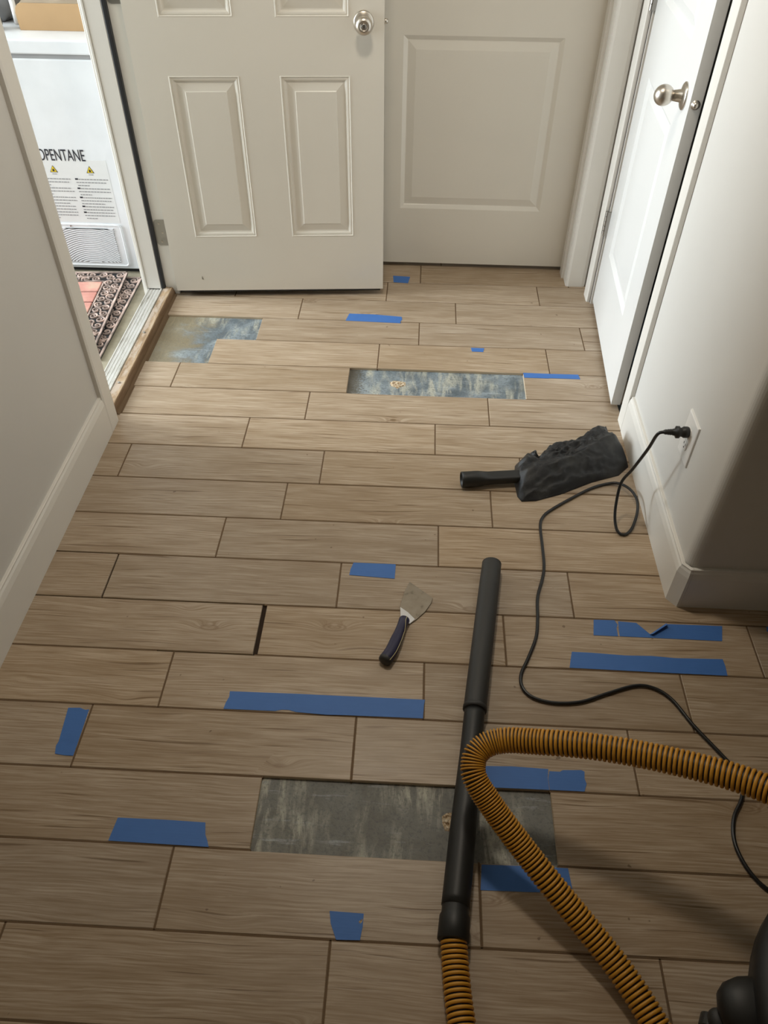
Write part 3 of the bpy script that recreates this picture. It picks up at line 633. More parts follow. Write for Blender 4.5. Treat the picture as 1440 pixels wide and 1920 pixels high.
# closet door, ajar
p0 = Vector((0.7005, 2.5155, 0)); p1 = Vector((0.6635, 1.826, 0)); wd = (p1 - p0).length; a3 = math.atan2(p1.y - p0.y, p1.x - p0.x)
d3 = make_door('door_3', wd, 0.020, 2.04, 0.030, [(0.122, 0.545, 0.266, 0.854), (0.122, 0.545, 1.052, 1.90)], PR2, 'closet', (p0.x, p0.y, 0), a3)
struct(d3, 'white two-panel closet door standing slightly ajar with ball knob', 'door')
knob('door_knob', d3, (wd - 0.072, 0, 0.945), (0, -1, 0), ball=True)
mb = MB(); lathe(mb, [(0, 0.0115), (0.001, 0.0115), (0.0012, 0.009), (0.005, 0.0085), (0.010, 0.006), (0.0105, 0.001)], (wd, 0.015, 0.945), (1, 0, 0), 20); mb.build('latch_bolt', 'nickel', d3, True)
for zc in (0.33, 1.05, 1.80):
    mb = MB()
    for i in range(5): lathe(mb, [(0, 0.0062), (0.0165, 0.0062)], (-0.009, -0.013, zc - 0.044 + i * 0.0178), (0, 0, 1), 12)
    hk = mb.build('hinge', 'steel', d3)
    MB().box(-0.0105, -0.0005, -0.012, 0.004, zc - 0.044, zc + 0.044).build('leaf', 'steel', hk)

# ---------------------------------------------------------------- outlet, plug and cord
ol = empty('wall_outlet', (XR, 1.236, 0.354)); tag(ol, 'white duplex power outlet plate on the right wall', 'outlet')
v, f = rect_ring_panel(-0.042, 0.042, -0.062, 0.062, [(0, 0), (0.001, 0.0045), (0.004, 0.006), (0.006, 0.006)])
o = mesh_obj('plate', [(-y_ * -1 if False else y_, x_, z_) for x_, y_, z_ in v], f, 'plate', ol)
for dz in (-0.0195, 0.0195):
    mb = MB(); poly = [(0.0165 * math.cos(a) , max(-0.0125, min(0.0125, 0.0165 * math.sin(a)))) for a in [2 * math.pi * i / 24 for i in range(24)]]
    vv = [(-0.006, y_, z_ + dz) for y_, z_ in poly] + [(-0.008, y_ * 0.95, z_ * 0.95 + dz) for y_, z_ in poly]
    mb.add(vv, [tuple(range(24, 48))] + [(i, (i + 1) % 24, 24 + (i + 1) % 24, 24 + i) for i in range(24)]); rc = mb.build('receptacle', 'plate', ol)
    for y_, h in ((-0.0062, 0.0042), (0.0062, 0.0035)): MB().box(-0.0083, -0.0075, y_ - 0.0011, y_ + 0.0011, dz - h + 0.003, dz + h + 0.003).build('slot', 'rubber', rc)
    mb = MB(); lathe(mb, [(0, 0.0024), (0.0008, 0.0024)], (-0.0075, 0, dz - 0.0075), (-1, 0, 0), 10); mb.build('ground_hole', 'rubber', rc)
mb = MB(); lathe(mb, [(0, 0.0032), (0.001, 0.003), (0.0014, 0.001)], (-0.006, 0, 0), (-1, 0, 0), 12); mb.build('screw', 'plate', ol)
pz = 0.3735; py = 1.236
cd = empty('power_cord', (0.55, 1.3, 0)); tag(cd, 'black vacuum power cord plugged into the outlet and trailing over the tiles', 'cord')
ct = D['cordtop']
path = [(XR - 0.046, py, pz), (XR - 0.062, py - 0.001, pz - 0.001)] + [tuple(ct[1])] + [tuple(ct[2])] + [tuple(p) for p in D['cord']]
path[2] = (0.615, py + 0.004, pz - 0.012)
pts = resample(catmull(path, 8), 0.008); mb = MB(); tube(mb, pts, 0.0042, 10); chl(mb.build('cable', 'cord', None, True), cd)
mb = MB(); lathe(mb, [(0, 0.013), (0.003, 0.0145), (0.012, 0.0145), (0.015, 0.012), (0.020, 0.011), (0.023, 0.0155), (0.030, 0.0155), (0.032, 0.0095), (0.038, 0.0085), (0.040, 0.0072), (0.043, 0.008), (0.046, 0.007), (0.049, 0.0075), (0.052, 0.0062), (0.055, 0.0068), (0.060, 0.005)], (XR - 0.009, py, pz), (-1, 0.0, -0.03), 18)
chl(mb.build('plug', 'black', None, True), cd)

# ---------------------------------------------------------------- shop vacuum parts
wnd = empty('vacuum_wand', (0.17, 0.6, 0)); tag(wnd, 'black two-piece vacuum wand lying across the tiles', 'vacuum wand')
wp = [Vector(p) for p in D['wand']]
def straight(a, b, n): return [a.lerp(b, i / n) for i in range(n + 1)]
mb = MB(); P = straight(wp[0], wp[2], 24); tube(mb, P, [0.0255 + 0.0006 * min(1, i / 4) for i in range(25)], 28, cap=False)
d = (wp[2] - wp[0]).normalized(); tube(mb, [wp[0], wp[0] + d * 0.12], 0.0225, 28, cap=True)
ringv = MB(); lathe(ringv, [(0, 0.0225), (-0.0005, 0.024), (0, 0.0257), (0.002, 0.0257)], wp[0], tuple(d), 28); mb.add(ringv.v, ringv.f)
mb2 = MB(); lathe(mb2, [(0, 0.0258), (0.001, 0.0272), (0.011, 0.0272), (0.012, 0.0245)], wp[2] - d * 0.011, tuple(d), 28); mb.add(mb2.v, mb2.f)
chl(mb.build('upper_tube', 'dust', None, True), wnd)
P = straight(wp[2], wp[5], 30); mb = MB(); tube(mb, P, [0.0232 if i < 8 else 0.0232 + 0.0036 * min(1, (i - 8) / 12) for i in range(31)], 28); chl(mb.build('lower_tube', 'black', None, True), wnd)
hs = empty('vacuum_hose', (0.3, 0.2, 0)); tag(hs, 'yellow and black ribbed vacuum hose looping over the wand', 'vacuum hose')
e = (wp[6] - wp[5]).normalized(); mb = MB(); lathe(mb, [(-0.012, 0.0245), (-0.010, 0.0255), (0.012, 0.0255), (0.018, 0.0285), (0.058, 0.0295), (0.060, 0.0275)], wp[5], tuple(e), 28); chl(mb.build('cuff', 'black', None, True), hs)
h1 = [wp[5] + e * 0.05] + [Vector(p) for p in D['hose1'][1:]]
mid = [Vector(p) for p in ((0.137, -0.035, 0.026), (0.185, -0.12, 0.026), (0.30, -0.165, 0.027), (0.43, -0.12, 0.027), (0.482, -0.03, 0.028))]
hp = h1 + mid + [Vector(p) for p in D['hose2']] + [Vector((0.71, 0.245, 0.365)), Vector((0.78, 0.17, 0.37))]
hpts = catmull(hp, 12); cen = resample(hpts, 0.004)
mb = MB(); tube(mb, cen, 0.0205, 20); chl(mb.build('liner', 'rubber', None, True), hs)
# ribs: pitch tightens in the bend
rib = MB(); fr = frames(cen); s = 0.0; i = 0; acc = [0]
for a_, b_ in zip(cen, cen[1:]): acc.append(acc[-1] + (b_ - a_).length)
def pitch(p):
    return 0.0056 if (p.x < 0.20 and p.z > 0.12) else (0.0072 if p.x < 0.27 and p.z > 0.09 else 0.0088)
nxt = 0.002
RO, MJ, MN = 0.0222, 26, 7
for i in range(len(cen) - 1):
    while nxt < acc[i + 1]:
        tt = (nxt - acc[i]) / (acc[i + 1] - acc[i]); c = cen[i].lerp(cen[i + 1], tt); t_, a_, b_ = fr[i]; pt = pitch(c); n0 = len(rib.v)
        hw = pt * 0.365
        for u in range(MJ):
            th_ = 2 * math.pi * u / MJ; rd = a_ * math.cos(th_) + b_ * math.sin(th_)
            for w_ in range(MN):
                ph = 2 * math.pi * w_ / MN; rib.v.append(tuple(c + rd * (RO + 0.0028 * math.cos(ph)) + t_ * (hw * math.sin(ph))))
        for u in range(MJ):
            for w_ in range(MN): rib.f.append((n0 + u * MN + w_, n0 + ((u + 1) % MJ) * MN + w_, n0 + ((u + 1) % MJ) * MN + (w_ + 1) % MN, n0 + u * MN + (w_ + 1) % MN))
        nxt += pt
rb = chl(rib.build('ribs', 'yellow', None, True), hs); rb['kind'] = 'stuff'; rb['label'] = 'yellow hose ribs'
# tank at the lower right edge
vc = empty('shop_vacuum', (0.883, 0.020, 0)); tag(vc, 'black shop vacuum base with caster at the lower right edge', 'vacuum')
mb = MB(); lathe(mb, [(0.055, 0.20), (0.058, 0.270), (0.075, 0.284), (0.125, 0.289), (0.145, 0.278), (0.152, 0.235)], (0.883, 0.020, 0), (0, 0, 1), 56); chl(mb.build('base_ring', 'black', None, True), vc)
mb = MB(); lathe(mb, [(0.15, 0.225), (0.40, 0.245), (0.405, 0.255), (0.42, 0.255), (0.50, 0.235), (0.56, 0.17), (0.58, 0.05)], (0.883, 0.020, 0), (0, 0, 1), 56); chl(mb.build('tank', 'black', None, True), vc)
mb = MB(); lathe(mb, [(-0.02, 0.034), (0.03, 0.034), (0.034, 0.030)], (0.78, 0.17, 0.37), (-0.6, 0.75, 0), 24); chl(mb.build('inlet', 'black', None, True), vc)
def lump(mb, c, rx, ry, rz, n=16, m=10, p=0.75):
    v = []; f = []
    sg = lambda x: math.copysign(abs(x) ** p, x)
    for i in range(m + 1):
        ph = -math.pi / 2 + math.pi * i / m
        for k in range(n):
            t_ = 2 * math.pi * k / n; v.append((c[0] + rx * sg(math.cos(ph)) * sg(math.cos(t_)), c[1] + ry * sg(math.cos(ph)) * sg(math.sin(t_)), c[2] + rz * sg(math.sin(ph))))
    for i in range(m):
        for k in range(n): f.append((i * n + k, i * n + (k + 1) % n, (i + 1) * n + (k + 1) % n, (i + 1) * n + k))
    return mb.add(v, f)
for (fx, fy) in ((0.617, 0.064), (0.785, -0.24), (1.153, 0.07)):
    pass
    mb = MB(); lump(mb, (fx + 0.005, fy, 0.082), 0.072, 0.048, 0.036); ft = chl(mb.build('caster_foot', 'black', None, True), vc)
    mb = MB(); lathe(mb, [(-0.011, 0.010), (-0.010, 0.021), (0.010, 0.021), (0.011, 0.010)], (fx - 0.062, fy - 0.012, 0.0212), (0.45, 0.9, 0), 20); mb.build('wheel', 'dust', ft)
    mb = MB(); lump(mb, (fx - 0.055, fy - 0.012, 0.045), 0.020, 0.020, 0.016); mb.build('fork', 'dust', ft, True)

# crevice tool
cr = empty('crevice_tool', (0.25, 1.43, 0)); tag(cr, 'black crevice nozzle poking out of the mesh bag', 'crevice tool')
c0, c1, c2 = [Vector(p) for p in D['crevice']]; dr = (c2 - c0).normalized(); n_ = Vector((-dr.y, dr.x, 0)).normalized(); upv = dr.cross(n_) * -1 if dr.cross(n_).z < 0 else dr.cross(n_)
mb = MB(); seg = 28; secs = []
Ltot = (c2 - c0).length + 0.10
for i in range(33):
    t_ = i / 32; q = max(0.0, min(1.0, (t_ * Ltot - 0.042) / 0.04)); q = q * q * (3 - 2 * q)
    cc = c0 + dr * (t_ * Ltot); cc = Vector((cc.x, cc.y, 0.0245)); rad_y = 0.024 * (1 - q) + 0.0205 * q; rad_z = 0.024 * (1 - q) + 0.0140 * q
    pw = 1.0 - 0.45 * q; sg = lambda x: math.copysign(abs(x) ** pw, x)
    secs.append([cc + n_ * rad_y * sg(math.cos(2 * math.pi * k / seg)) + Vector((0, 0, 1)) * rad_z * sg(math.sin(2 * math.pi * k / seg)) for k in range(seg)])
inner = []
for t_, sc in ((0.0, 0.88), (0.16, 0.86)):
    cc = c0 + dr * (t_ * Ltot); cc = Vector((cc.x, cc.y, 0.0245)); inner.append([cc + n_ * 0.024 * sc * math.cos(2 * math.pi * k / seg) + Vector((0, 0, 1)) * 0.024 * sc * math.sin(2 * math.pi * k / seg) for k in range(seg)])
allr = inner[::-1] + secs; v = [p for r_ in allr for p in r_]
f = [(i * seg + k, i * seg + (k + 1) % seg, (i + 1) * seg + (k + 1) % seg, (i + 1) * seg + k) for i in range(len(allr) - 1) for k in range(seg)] + [tuple(range(seg)), tuple((len(allr) - 1) * seg + k for k in range(seg))]
chl(mesh_obj('nozzle_body', v, f, 'black', None, True), cr)
rim = MB(); tube(rim, [Vector((c0.x, c0.y, 0.0245)) - dr * 0.0006 + n_ * 0.0226 * math.cos(a) + Vector((0, 0, 1)) * 0.0226 * math.sin(a) for a in [2 * math.pi * k / 40 for k in range(41)]], 0.0013, 6, False); chl(rim.build('rim', 'dust', None, True), cr)

# mesh bag: crumpled sack built over its footprint
from mathutils import noise as mn
poly = [Vector((p[0], p[1])) for p in D['bag']]
def inside(q):
    c = False
    for a, b in zip(poly, poly[1:] + poly[:1]):
        if (a.y > q.y) != (b.y > q.y) and q.x < (b.x - a.x) * (q.y - a.y) / (b.y - a.y) + a.x: c = not c
    return c
def edged(q):
    m = 9
    for a, b in zip(poly, poly[1:] + poly[:1]):
        ab = b - a; t_ = max(0, min(1, (q - a).dot(ab) / ab.length_squared)); m = min(m, (q - a - ab * t_).length)
    return m
cen2 = sum(poly, Vector((0, 0))) / len(poly)
dense = []
for a, b in zip(poly, poly[1:] + poly[:1]):
    k = max(1, int((b - a).length / 0.008)); dense += [a.lerp(b, i / k) for i in range(k)]
NR = 40; v = []; f = []; n = len(dense)
edge_z = lambda q: 0.0
for i in range(NR + 1):
    s_ = 1 - i / NR
    for q in dense:
        p = cen2 + (q - cen2) * s_; de = edged(p)
        tx = max(0.0, min(1.0, (p.x - 0.33) / 0.31))
        near_y = 1.362 + 0.02 * tx + 0.105 * tx * tx            # near seam of the sack
        dn = (p.y - near_y) * 0.93; ridge = 0.060 + 0.055 * tx    # distance from the near seam / where the long ridge runs
        top = 0.050 + 0.018 * tx
        g_ = max(0.0, min(1.0, dn / ridge)); above = 1.0 if dn > ridge else 0.0
        h = top * (0.55 * g_ + 0.45 * math.sin(g_ * math.pi / 2)) * (1 - math.exp(-de / 0.014))
        u_ = p.x * 0.90 + p.y * 0.42; w_ = -p.x * 0.42 + p.y * 0.90      # along / across the sack
        n1 = mn.noise((u_ * 7, w_ * 26, 3.1)); n2 = mn.noise((u_ * 22 + w_ * 14, w_ * 46 - u_ * 8, 8.0)); n3 = mn.noise((u_ * 55, w_ * 75 + u_ * 25, 2.2))
        cre = (1 - abs(n1) * 2.4); cre2 = (1 - abs(n2) * 2.4); cre3 = 1 - abs(n3) * 2
        past = max(0.0, min(1.0, (dn - ridge) / 0.03)); amp = min(1, de / 0.012) * (0.50 + 0.50 * past)
        crest = 0.007 * math.exp(-((dn - ridge) / 0.010) ** 2) * (0.5 + tx * 0.5)
        z = max(0.0015, h + crest - 0.012 * past * min(1, de / 0.02) * (1 - 0.6 * tx) + amp * (0.013 * cre + 0.010 * cre2 + 0.005 * cre3) * 0.9)
        v.append((p.x, p.y, z + (0.002 if i else 0)))
v = v[:NR * n] + [(cen2.x, cen2.y, v[NR * n][2])]
for i in range(NR - 1):
    for k in range(n): f.append((i * n + k, i * n + (k + 1) % n, (i + 1) * n + (k + 1) % n, (i + 1) * n + k))
for k in range(n): f.append(((NR - 1) * n + k, (NR - 1) * n + (k + 1) % n, NR * n))
base_i = len(v); v += [(q.x, q.y, 0.0006) for q in dense]
for k in range(n): f.append((k, base_i + k, base_i + (k + 1) % n, (k + 1) % n))
f.append(tuple(base_i + k for k in range(n)))
bg_ = mesh_obj('mesh_bag', v, f, 'bag', None, True); tag(bg_, 'crumpled black mesh storage bag on the tiles below the outlet', 'bag')

# ---------------------------------------------------------------- scraper
sc = empty('putty_knife', (0.0, 0.9, 0)); tag(sc, 'putty knife with steel blade and navy handle on the tiles', 'putty knife')
def flat(poly, z0, z1): return MB().prism([(p[0], p[1]) for p in poly], z0, z1)
chl(bevel(flat(D['blade'], 0.0022, 0.0034).build('blade', 'blade'), 0.0003, 1), sc)
chl(flat(D['bladewhite'], 0.0035, 0.0046).build('ferrule', 'ferrule'), sc)
hp_ = catmull(D['handle'], 8); hp_ = [Vector((p.x, p.y, p.z)) for p in hp_]
def hr(t_): return 0.0142 - 0.0018 * math.sin(math.pi * min(1, t_ * 2.2)) + 0.0026 * max(0, t_ - 0.35) * 1.6 - (0.004 if t_ > 0.995 else 0) - 0.002 * (t_ < 0.01)
mb = MB(); tube(mb, hp_, hr, 20); chl(mb.build('handle', 'navy', None, True), sc)
ed = (hp_[-1] - hp_[-3]).normalized(); mb = MB(); lathe(mb, [(-0.006, 0.0166), (-0.003, 0.0170), (0.003, 0.0160), (0.006, 0.012), (0.0065, 0.004)], hp_[-1], tuple(ed), 20); chl(mb.build('end_cap', 'dust', None, True), sc)
# stripe running down the handle
fr = frames(hp_); st = MB(); sp = []
for i, p in enumerate(hp_):
    t_ = i / (len(hp_) - 1); t0, a_, b_ = fr[i]; side = a_ if a_.x > 0 else -a_
    an = math.radians(66 - 48 * min(1, max(0, (t_ - 0.08) / 0.2)) if t_ < 0.28 else 18 + 30 * (t_ - 0.28))
    an = math.radians(90) - an
    sp.append(p + (side * math.cos(math.radians(90) - an) * 1.0 + Vector((0, 0, 1)) * math.sin(math.radians(90) - an)) * (hr(min(t_, 0.99)) + 0.0002))
tube(st, sp, 0.0009, 6); chl(st.build('stripe', 'stripe', None, True), sc)

# ---------------------------------------------------------------- blue tape
LAB = {
'tape_far_door': 'small blue tape square on the tile in front of the far door',
'tape_row15': 'blue tape strip on the tile in front of the open entry door',
'tape_tiny': 'tiny blue tape scrap above the far rectangular hole in the tiles',
'tape_hole_right': 'thin blue tape strip starting at the right corner of the far tile hole',
'tape_knife': 'short blue tape piece just above the putty knife',
'tape_torn_short': 'short torn blue tape end left of the notched strip below the wall corner',
'tape_torn_long': 'blue tape strip with a torn V notch below the wall corner',
'tape_low': 'long unbroken blue tape strip just below the V-notched one',
'tape_long': 'longest blue tape strip, left of the wand below the putty knife',
'tape_left': 'upright blue tape strip across the tile near the left edge',
'tape_hole_left': 'blue tape strip left of the large near hole in the tiles',
'tape_short': 'squarish blue tape piece left of the hose cuff',
'tape_hose_a': 'blue tape strip inside the hose loop touching the wand side',
'tape_hose_b': 'ragged blue tape end inside the hose loop on the right of its strip',
'tape_under': 'blue tape strip under the hose below the near tile hole',
'tape_edge': 'sliver of blue tape cut off by the right picture edge'}
for i, (k, poly_) in enumerate(D['tape'].items()):
    cx = sum(p[0] for p in poly_) / len(poly_); cy = sum(p[1] for p in poly_) / len(poly_)
    o = MB().prism([(p[0] - cx, p[1] - cy) for p in poly_], 0.0, 0.0007).build('painter_tape', 'tape'); o.location = (cx, cy, 0.0003); tag(o, LAB[k], 'tape', 'blue tape pieces on the floor')
    if k == 'tape_torn_long':
        fl = [Vector(p) - Vector((cx, cy, 0)) for p in D['flap']]; v = [tuple(p) for p in fl] + [(p.x, p.y, p.z + 0.0004) for p in fl]
        mesh_obj('folded_flap', v, [(0, 1, 2, 3), (4, 5, 6, 7), (0, 1, 5, 4), (1, 2, 6, 5), (2, 3, 7, 6), (3, 0, 4, 7)], 'tape', o)
    if k == 'tape_short':
        q = [(-0.0585, 0.1925), (-0.0555, 0.1955), (-0.055, 0.191), (-0.0575, 0.187), (-0.0605, 0.187), (-0.062, 0.190)]
        MB().prism([(x - cx, y - cy) for x, y in q], 0.0007, 0.0010).build('torn_spot', 'chip', o)

# ---------------------------------------------------------------- garage: freezer, box, bag, mats
FY = 2.753; FX0, FX1 = -1.98, -1.135; fz = GZ
fr_ = empty('chest_freezer', (-1.55, FY, fz)); tag(fr_, 'white chest freezer with warning label and vent in the garage', 'freezer')
bd = chl(bevel(MB().box(FX0, FX1, FY, 3.33, fz + 0.02, 0.775).build('body', 'white'), 0.006, 3), fr_)
chl(bevel(MB().box(FX0 - 0.006, FX1 + 0.006, FY - 0.006, 3.34, 0.790, 0.836).build('lid', 'white'), 0.006, 3), fr_)
chl(MB().box(FX0 + 0.004, FX1 - 0.004, FY + 0.004, 3.32, 0.775, 0.790).build('lid_seal', 'greyprint'), fr_)
chl(MB().box(FX0 + 0.03, FX1 - 0.03, FY + 0.02, 3.3, fz, fz + 0.02).build('plinth', 'rubber'), fr_)
st_ = chl(MB().box(-1.64, -1.2345, FY - 0.0006, FY + 0.001, 0.174, 0.424).build('warning_sticker', 'sticker'), fr_)
def flatxz(name, poly, y, mat, parent, th=0.0004):
    n = len(poly); v = [(x, y, z) for x, z in poly] + [(x, y + th, z) for x, z in poly]
    return mesh_obj(name, v, [tuple(range(n)), tuple(range(n, 2 * n))] + [(i, (i + 1) % n, n + (i + 1) % n, n + i) for i in range(n)], mat, parent)
sub = lambda o, p: setattr(o, 'parent', p) or o
for cx_ in (-1.452, -1.306):
    w_ = 0.0155; h_ = 0.027
    flatxz('warning_border', [(cx_ - w_, 0.3745), (cx_ + w_, 0.3745), (cx_, 0.3745 + h_)], FY - 0.0012, 'print', st_)
    flatxz('warning_triangle', [(cx_ - w_ * .78, 0.3765), (cx_ + w_ * .78, 0.3765), (cx_, 0.3755 + h_ * .86)], FY - 0.0018, 'yprint', st_)
    flatxz('flame_mark', [(cx_ - 0.004, 0.379), (cx_ + 0.004, 0.379), (cx_ + 0.0045, 0.384), (cx_ + 0.001, 0.387), (cx_, 0.391), (cx_ - 0.003, 0.386), (cx_ - 0.0045, 0.384)], FY - 0.0024, 'print', st_)
    flatxz('caption_line', [(cx_ - 0.009, 0.3665), (cx_ + 0.009, 0.3665), (cx_ + 0.009, 0.3695), (cx_ - 0.009, 0.3695)], FY - 0.0012, 'greyprint', st_)
rr = random.Random(5)
rowsz = [0.347 - i * 0.0122 for i in range(14)]
for ci_, (xa, wmax) in enumerate(((-1.535, 0.146), (-1.375, 0.136))):
    ln = MB(); bold = MB()
    for i, z_ in enumerate(rowsz):
        short = i in (2, 5, 13) ; x_ = xa; end = xa + wmax * (0.34 if short else rr.uniform(.90, 1.0)) - (0.03 if i in (8,) else 0)
        if i in (0, 3, 6, 9, 11):
            bold.add([(x_, FY - 0.0012, z_), (x_ + 0.012, FY - 0.0012, z_), (x_ + 0.012, FY - 0.0012, z_ + 0.0062), (x_, FY - 0.0012, z_ + 0.0062)], [(0, 1, 2, 3)]); x_ += 0.014
        elif not short: x_ += 0.002
        if short: x_ += 0.006; end += 0.006
        while x_ < end:
            w_ = min(rr.uniform(0.005, 0.014), end - x_)
            ln.add([(x_, FY - 0.0012, z_), (x_ + w_, FY - 0.0012, z_), (x_ + w_, FY - 0.0012, z_ + 0.0040), (x_, FY - 0.0012, z_ + 0.0040)], [(0, 1, 2, 3)]); x_ += w_ + 0.0022
    ln.build('fine_print', 'greyprint', st_)['kind'] = 'stuff'; bold.build('bold_print', 'print', st_)['kind'] = 'stuff'
# large lettering
def text_mesh(body):
    c = bpy.data.curves.new('lettering', 'FONT'); c.body = body; c.size = 1.0; c.extrude = 0.004; o = bpy.data.objects.new('lettering_src', c); COL.objects.link(o)
    me = bpy.data.meshes.new_from_object(o.evaluated_get(bpy.context.evaluated_depsgraph_get())); bpy.data.objects.remove(o); return me
def mwidth(me): xs = [v.co.x for v in me.vertices]; ys = [v.co.y for v in me.vertices]; return min(xs), max(xs), min(ys), max(ys)
mp = text_mesh('PENTANE'); a_ = mwidth(mp); sx_ = 0.154 / (a_[1] - a_[0]); sz_ = 0.043 / (a_[3] - a_[2])
mf = text_mesh('CYCLOPENTANE'); a_ = mwidth(mf)
for v in mf.vertices: v.co = (-1.313 - (a_[1] - v.co.x) * sx_, FY - 0.0008 - v.co.z * 0.1, 0.4195 + (v.co.y) * sz_)
mf.materials.append(MAT['print']); lt = bpy.data.objects.new('lettering', mf); COL.objects.link(lt); chl(lt, fr_)
# vent panel with curved slats
def rrect(x0, x1, z0, z1, r, n=6):
    P = []
    for cx_, cz_, s_ in ((x1 - r, z1 - r, 0), (x0 + r, z1 - r, 1), (x0 + r, z0 + r, 2), (x1 - r, z0 + r, 3)):
        P += [(cx_ + r * math.cos(math.pi / 2 * (s_ + i / n)), cz_ + r * math.sin(math.pi / 2 * (s_ + i / n))) for i in range(n + 1)]
    return P
VX0, VX1, VZ0, VZ1 = -1.53, -1.2335, -0.016, 0.168
O = rrect(VX0, VX1, VZ0, VZ1, 0.014); I = rrect(VX0 + 0.004, VX1 - 0.004, VZ0 + 0.004, VZ1 - 0.004, 0.011); n = len(O)
v = [(x, FY, z) for x, z in O] + [(x, FY - 0.006, z) for x, z in O] + [(x, FY - 0.0075, z) for x, z in I] + [(x, FY - 0.005, z) for x, z in [(p[0] + (0.003 if p[0] < -1.38 else -0.003), p[1] + (0.003 if p[1] < 0.07 else -0.003)) for p in I]]
f = [(r_ * n + i, r_ * n + (i + 1) % n, (r_ + 1) * n + (i + 1) % n, (r_ + 1) * n + i) for r_ in range(3) for i in range(n)] + [tuple(3 * n + i for i in range(n))]
vp = chl(mesh_obj('vent_panel', v, f, 'white'), fr_)
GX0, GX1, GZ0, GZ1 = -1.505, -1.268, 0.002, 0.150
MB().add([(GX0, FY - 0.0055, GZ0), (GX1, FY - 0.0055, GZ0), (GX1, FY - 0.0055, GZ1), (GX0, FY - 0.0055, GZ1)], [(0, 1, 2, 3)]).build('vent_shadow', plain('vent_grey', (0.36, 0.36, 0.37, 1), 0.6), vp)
ccx, ccz = -1.378, -0.12; r_ = 0.125
while r_ < 0.30:
    P = []
    for i in range(241):
        a_ = math.radians(20 + 140 * i / 240); x_, z_ = ccx + r_ * math.cos(a_), ccz + r_ * math.sin(a_)
        if GX0 <= x_ <= GX1 and GZ0 <= z_ <= GZ1: P.append((x_, z_, a_))
    if len(P) > 3:
        v = []; f = []
        for x_, z_, a_ in P:
            for dr_, dy_ in ((-0.0027, -0.0055), (-0.0020, -0.0085), (0.0020, -0.0085), (0.0027, -0.0055)): v.append((x_ + dr_ * math.cos(a_), FY + dy_, z_ + dr_ * math.sin(a_)))
        f = [(i * 4 + k, i * 4 + k + 1, (i + 1) * 4 + k + 1, (i + 1) * 4 + k) for i in range(len(P) - 1) for k in range(3)]
        mesh_obj('slat', v, f, 'white', vp)
    r_ += 0.0083
mb = MB(); lathe(mb, [(0, 0.003), (0.002, 0.0028)], (-1.445, FY - 0.0055, 0.158), (0, -1, 0), 10); mb.build('screw', 'steel', vp)
# cardboard box on the lid
bx = empty('cardboard_box', (-1.3, 2.95, 0.836)); tag(bx, 'brown cardboard box on top of the chest freezer', 'box')
prof = [(-1.482, 0.8365), (-1.150, 0.8365), (-1.150, 0.921), (-1.455, 0.921), (-1.470, 0.917), (-1.479, 0.906), (-1.484, 0.890)]
chl(mesh_obj('carton', *extrude(prof, 'y', 2.872, 3.12), 'card'), bx)
mb = MB(); rr = random.Random(2); nx, ny = 12, 6; v = []; f = []
for i in range(nx + 1):
    for j in range(ny + 1): v.append((-1.462 + 0.31 * i / nx, 2.876 + 0.24 * j / ny, 0.9215 + rr.uniform(0, 0.007) * (0 < j < ny)))
for i in range(nx):
    for j in range(ny): f.append((i * (ny + 1) + j, (i + 1) * (ny + 1) + j, (i + 1) * (ny + 1) + j + 1, i * (ny + 1) + j + 1))
chl(mesh_obj('top_flap', v, f, 'cardtop', None, True), bx)
# grey plastic bag with a white tube
mb = MB(); lump(mb, (-1.62, 3.04, 0.905), 0.115, 0.10, 0.072, 28, 16, 0.9)
mb.v = [(x + 0.012 * mn.noise((x * 30, y_ * 30, z * 30)), y_ + 0.012 * mn.noise((x * 30 + 9, y_ * 30, z * 30)), max(0.837, z + 0.014 * mn.noise((x * 24, y_ * 24 + 5, z * 24)))) for x, y_, z in mb.v]
gb = mb.build('plastic_bag', 'greybag', None, True); tag(gb, 'crumpled grey plastic bag beside the cardboard box on the freezer', 'bag')
mb = MB(); tube(mb, [Vector(p) for p in ((-1.500, 2.90, 0.849), (-1.512, 2.93, 0.90), (-1.530, 2.965, 0.95), (-1.545, 3.0, 1.0))], 0.010, 14); wt = mb.build('white_pipe', 'white', None, True); tag(wt, 'short white pipe leaning on the grey plastic bag', 'pipe')
mb = MB(); lump(mb, (-1.60, 2.875, 0.860), 0.055, 0.035, 0.026, 20, 10, 0.85); pc = mb.build('black_pouch', 'bag', None, True); tag(pc, 'small black pouch in front of the grey plastic bag', 'pouch')

# mats
def curl(turns=1.35, r0=0.0185, hand=1):
    P = []
    for i in range(26):
        t_ = i / 25; a = hand * t_ * turns * 2 * math.pi; r_ = r0 * (1 - 0.80 * t_); P.append((r_ * math.cos(a), r_ * math.sin(a)))
    return P
def curl_mesh(hand):
    P = curl(hand=hand); P = [(P[0][0] - 0.002, P[0][1] - hand * 0.018), (P[0][0] + 0.001, P[0][1] - hand * 0.008)] + P; v = []; f = []
    for i, (x, y) in enumerate(P):
        a = Vector(P[min(i + 1, len(P) - 1)]) - Vector(P[max(i - 1, 0)]); a = a.normalized(); nrm = Vector((-a.y, a.x)); w_ = 0.0034 * (1 - 0.35 * i / len(P)) * (0.4 if i == 0 else 1)
        for s_, z in ((-1, 0), (-0.7, 0.005), (0.7, 0.005), (1, 0)): v.append((x + nrm.x * w_ * s_, y + nrm.y * w_ * s_, z))
    for i in range(len(P) - 1):
        for k in range(3): f.append((i * 4 + k, i * 4 + k + 1, (i + 1) * 4 + k + 1, (i + 1) * 4 + k))
    f.append((0, 1, 2, 3)); e_ = (len(P) - 1) * 4; f.append((e_, e_ + 1, e_ + 2, e_ + 3)); return v, f
src = {}
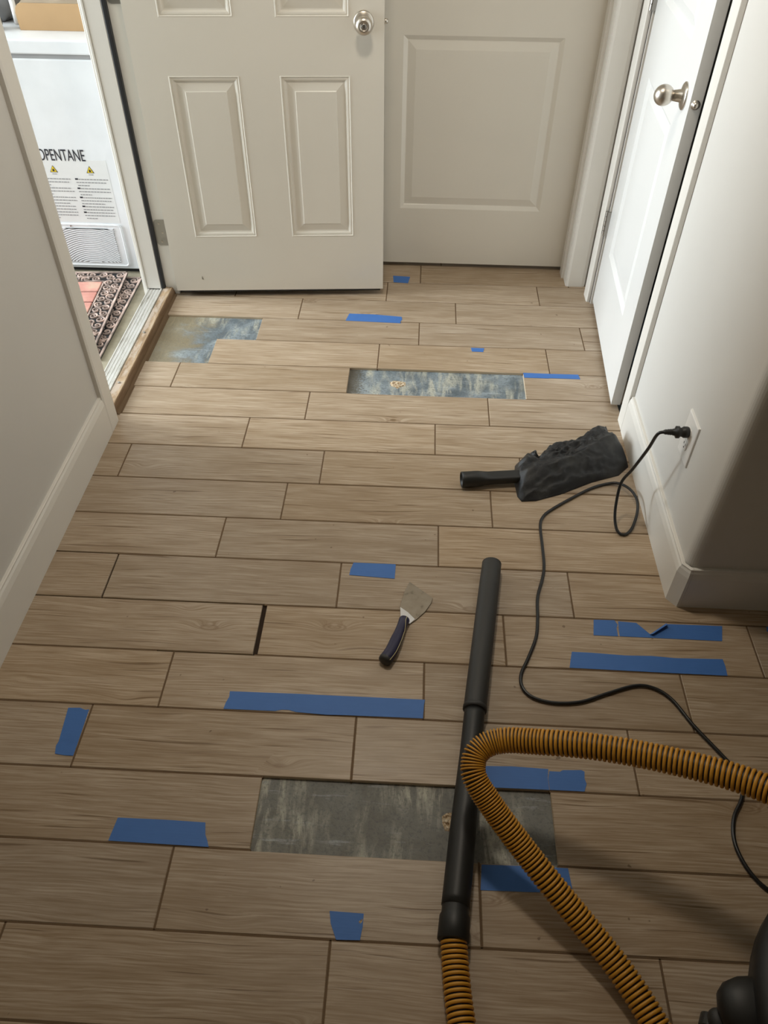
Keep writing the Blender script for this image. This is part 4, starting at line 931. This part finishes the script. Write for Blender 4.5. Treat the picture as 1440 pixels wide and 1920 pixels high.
def door_mat(label, corner, ang, z, wx, wy):
    m = empty('door_mat', (corner[0], corner[1], z)); m.rotation_euler.z = ang; tag(m, label, 'mat', 'stacked door mats in the garage')
    bevel(MB().box(-wx, 0, -wy, 0, 0, 0.007).build('backing', 'rubber', m), 0.002)
    fb = MB()
    for x0, x1, y0, y1 in ((-wx, 0, -0.007, 0), (-wx, 0, -wy, -wy + 0.007), (-0.007, 0, -wy, 0), (-wx, -wx + 0.007, -wy, 0), (-wx + 0.08, -0.08, -0.084, -0.079), (-wx + 0.08, -0.08, -wy + 0.079, -wy + 0.084), (-0.084, -0.079, -wy + 0.08, -0.08), (-wx + 0.079, -wx + 0.084, -wy + 0.08, -0.08)): fb.box(x0, x1, y0, y1, 0.007, 0.012)
    fb.build('border', 'scroll', m)
    def put(x, y, rot, hand):
        key = 'c%d' % hand
        if key not in src: o = mesh_obj('scroll', *curl_mesh(hand), 'scroll', m); src[key] = o.data
        else: o = bpy.data.objects.new('scroll', src[key]); COL.objects.link(o); o.parent = m
        o.location = (x, y, 0.007); o.rotation_euler.z = rot
    i = 0; y = -0.028
    while y > -wy + 0.02:
        put(-0.027, y, 0.6 + i * 2.4, 1 if i % 2 else -1); put(-0.060, y - 0.018, 2.5 + i * 1.7, -1 if i % 2 else 1); y -= 0.045; i += 1
    x = -0.10; i = 0
    while x > -0.36:
        put(x, -0.027, 1.2 + i * 2.1, 1 if i % 2 else -1); put(x - 0.018, -0.060, 2.0 + i * 1.7, -1 if i % 2 else 1); x -= 0.045; i += 1
    bl, bw = 0.175, 0.085; rowi = 0; y = -0.088
    while y > -wy + 0.09:
        x = -0.088 + (0 if rowi % 2 == 0 else 0.07); y1 = max(y - bw + 0.006, -wy + 0.088)
        while x > -wx + 0.09:
            xa, xb = max(x - bl + 0.006, -wx + 0.088), min(x, -0.088)
            if xb - xa > 0.012 and y - y1 > 0.012: bevel(MB().box(xa, xb, y1, y, 0.007, 0.0125).build('brick', 'brick', m), 0.003, 1)
            x -= bl
        y -= bw; rowi += 1
    return m
door_mat('lower brick-pattern rubber mat, nearer the threshold', (-1.1755, 2.700), math.radians(1.1), GZ, 0.70, 0.62)
m1 = D['mat1']; door_mat('upper brick-pattern rubber mat with scrollwork border, against the freezer', (m1[0][0], m1[0][1]), math.radians(4.2), GZ + 0.0128, 0.70, 0.60)
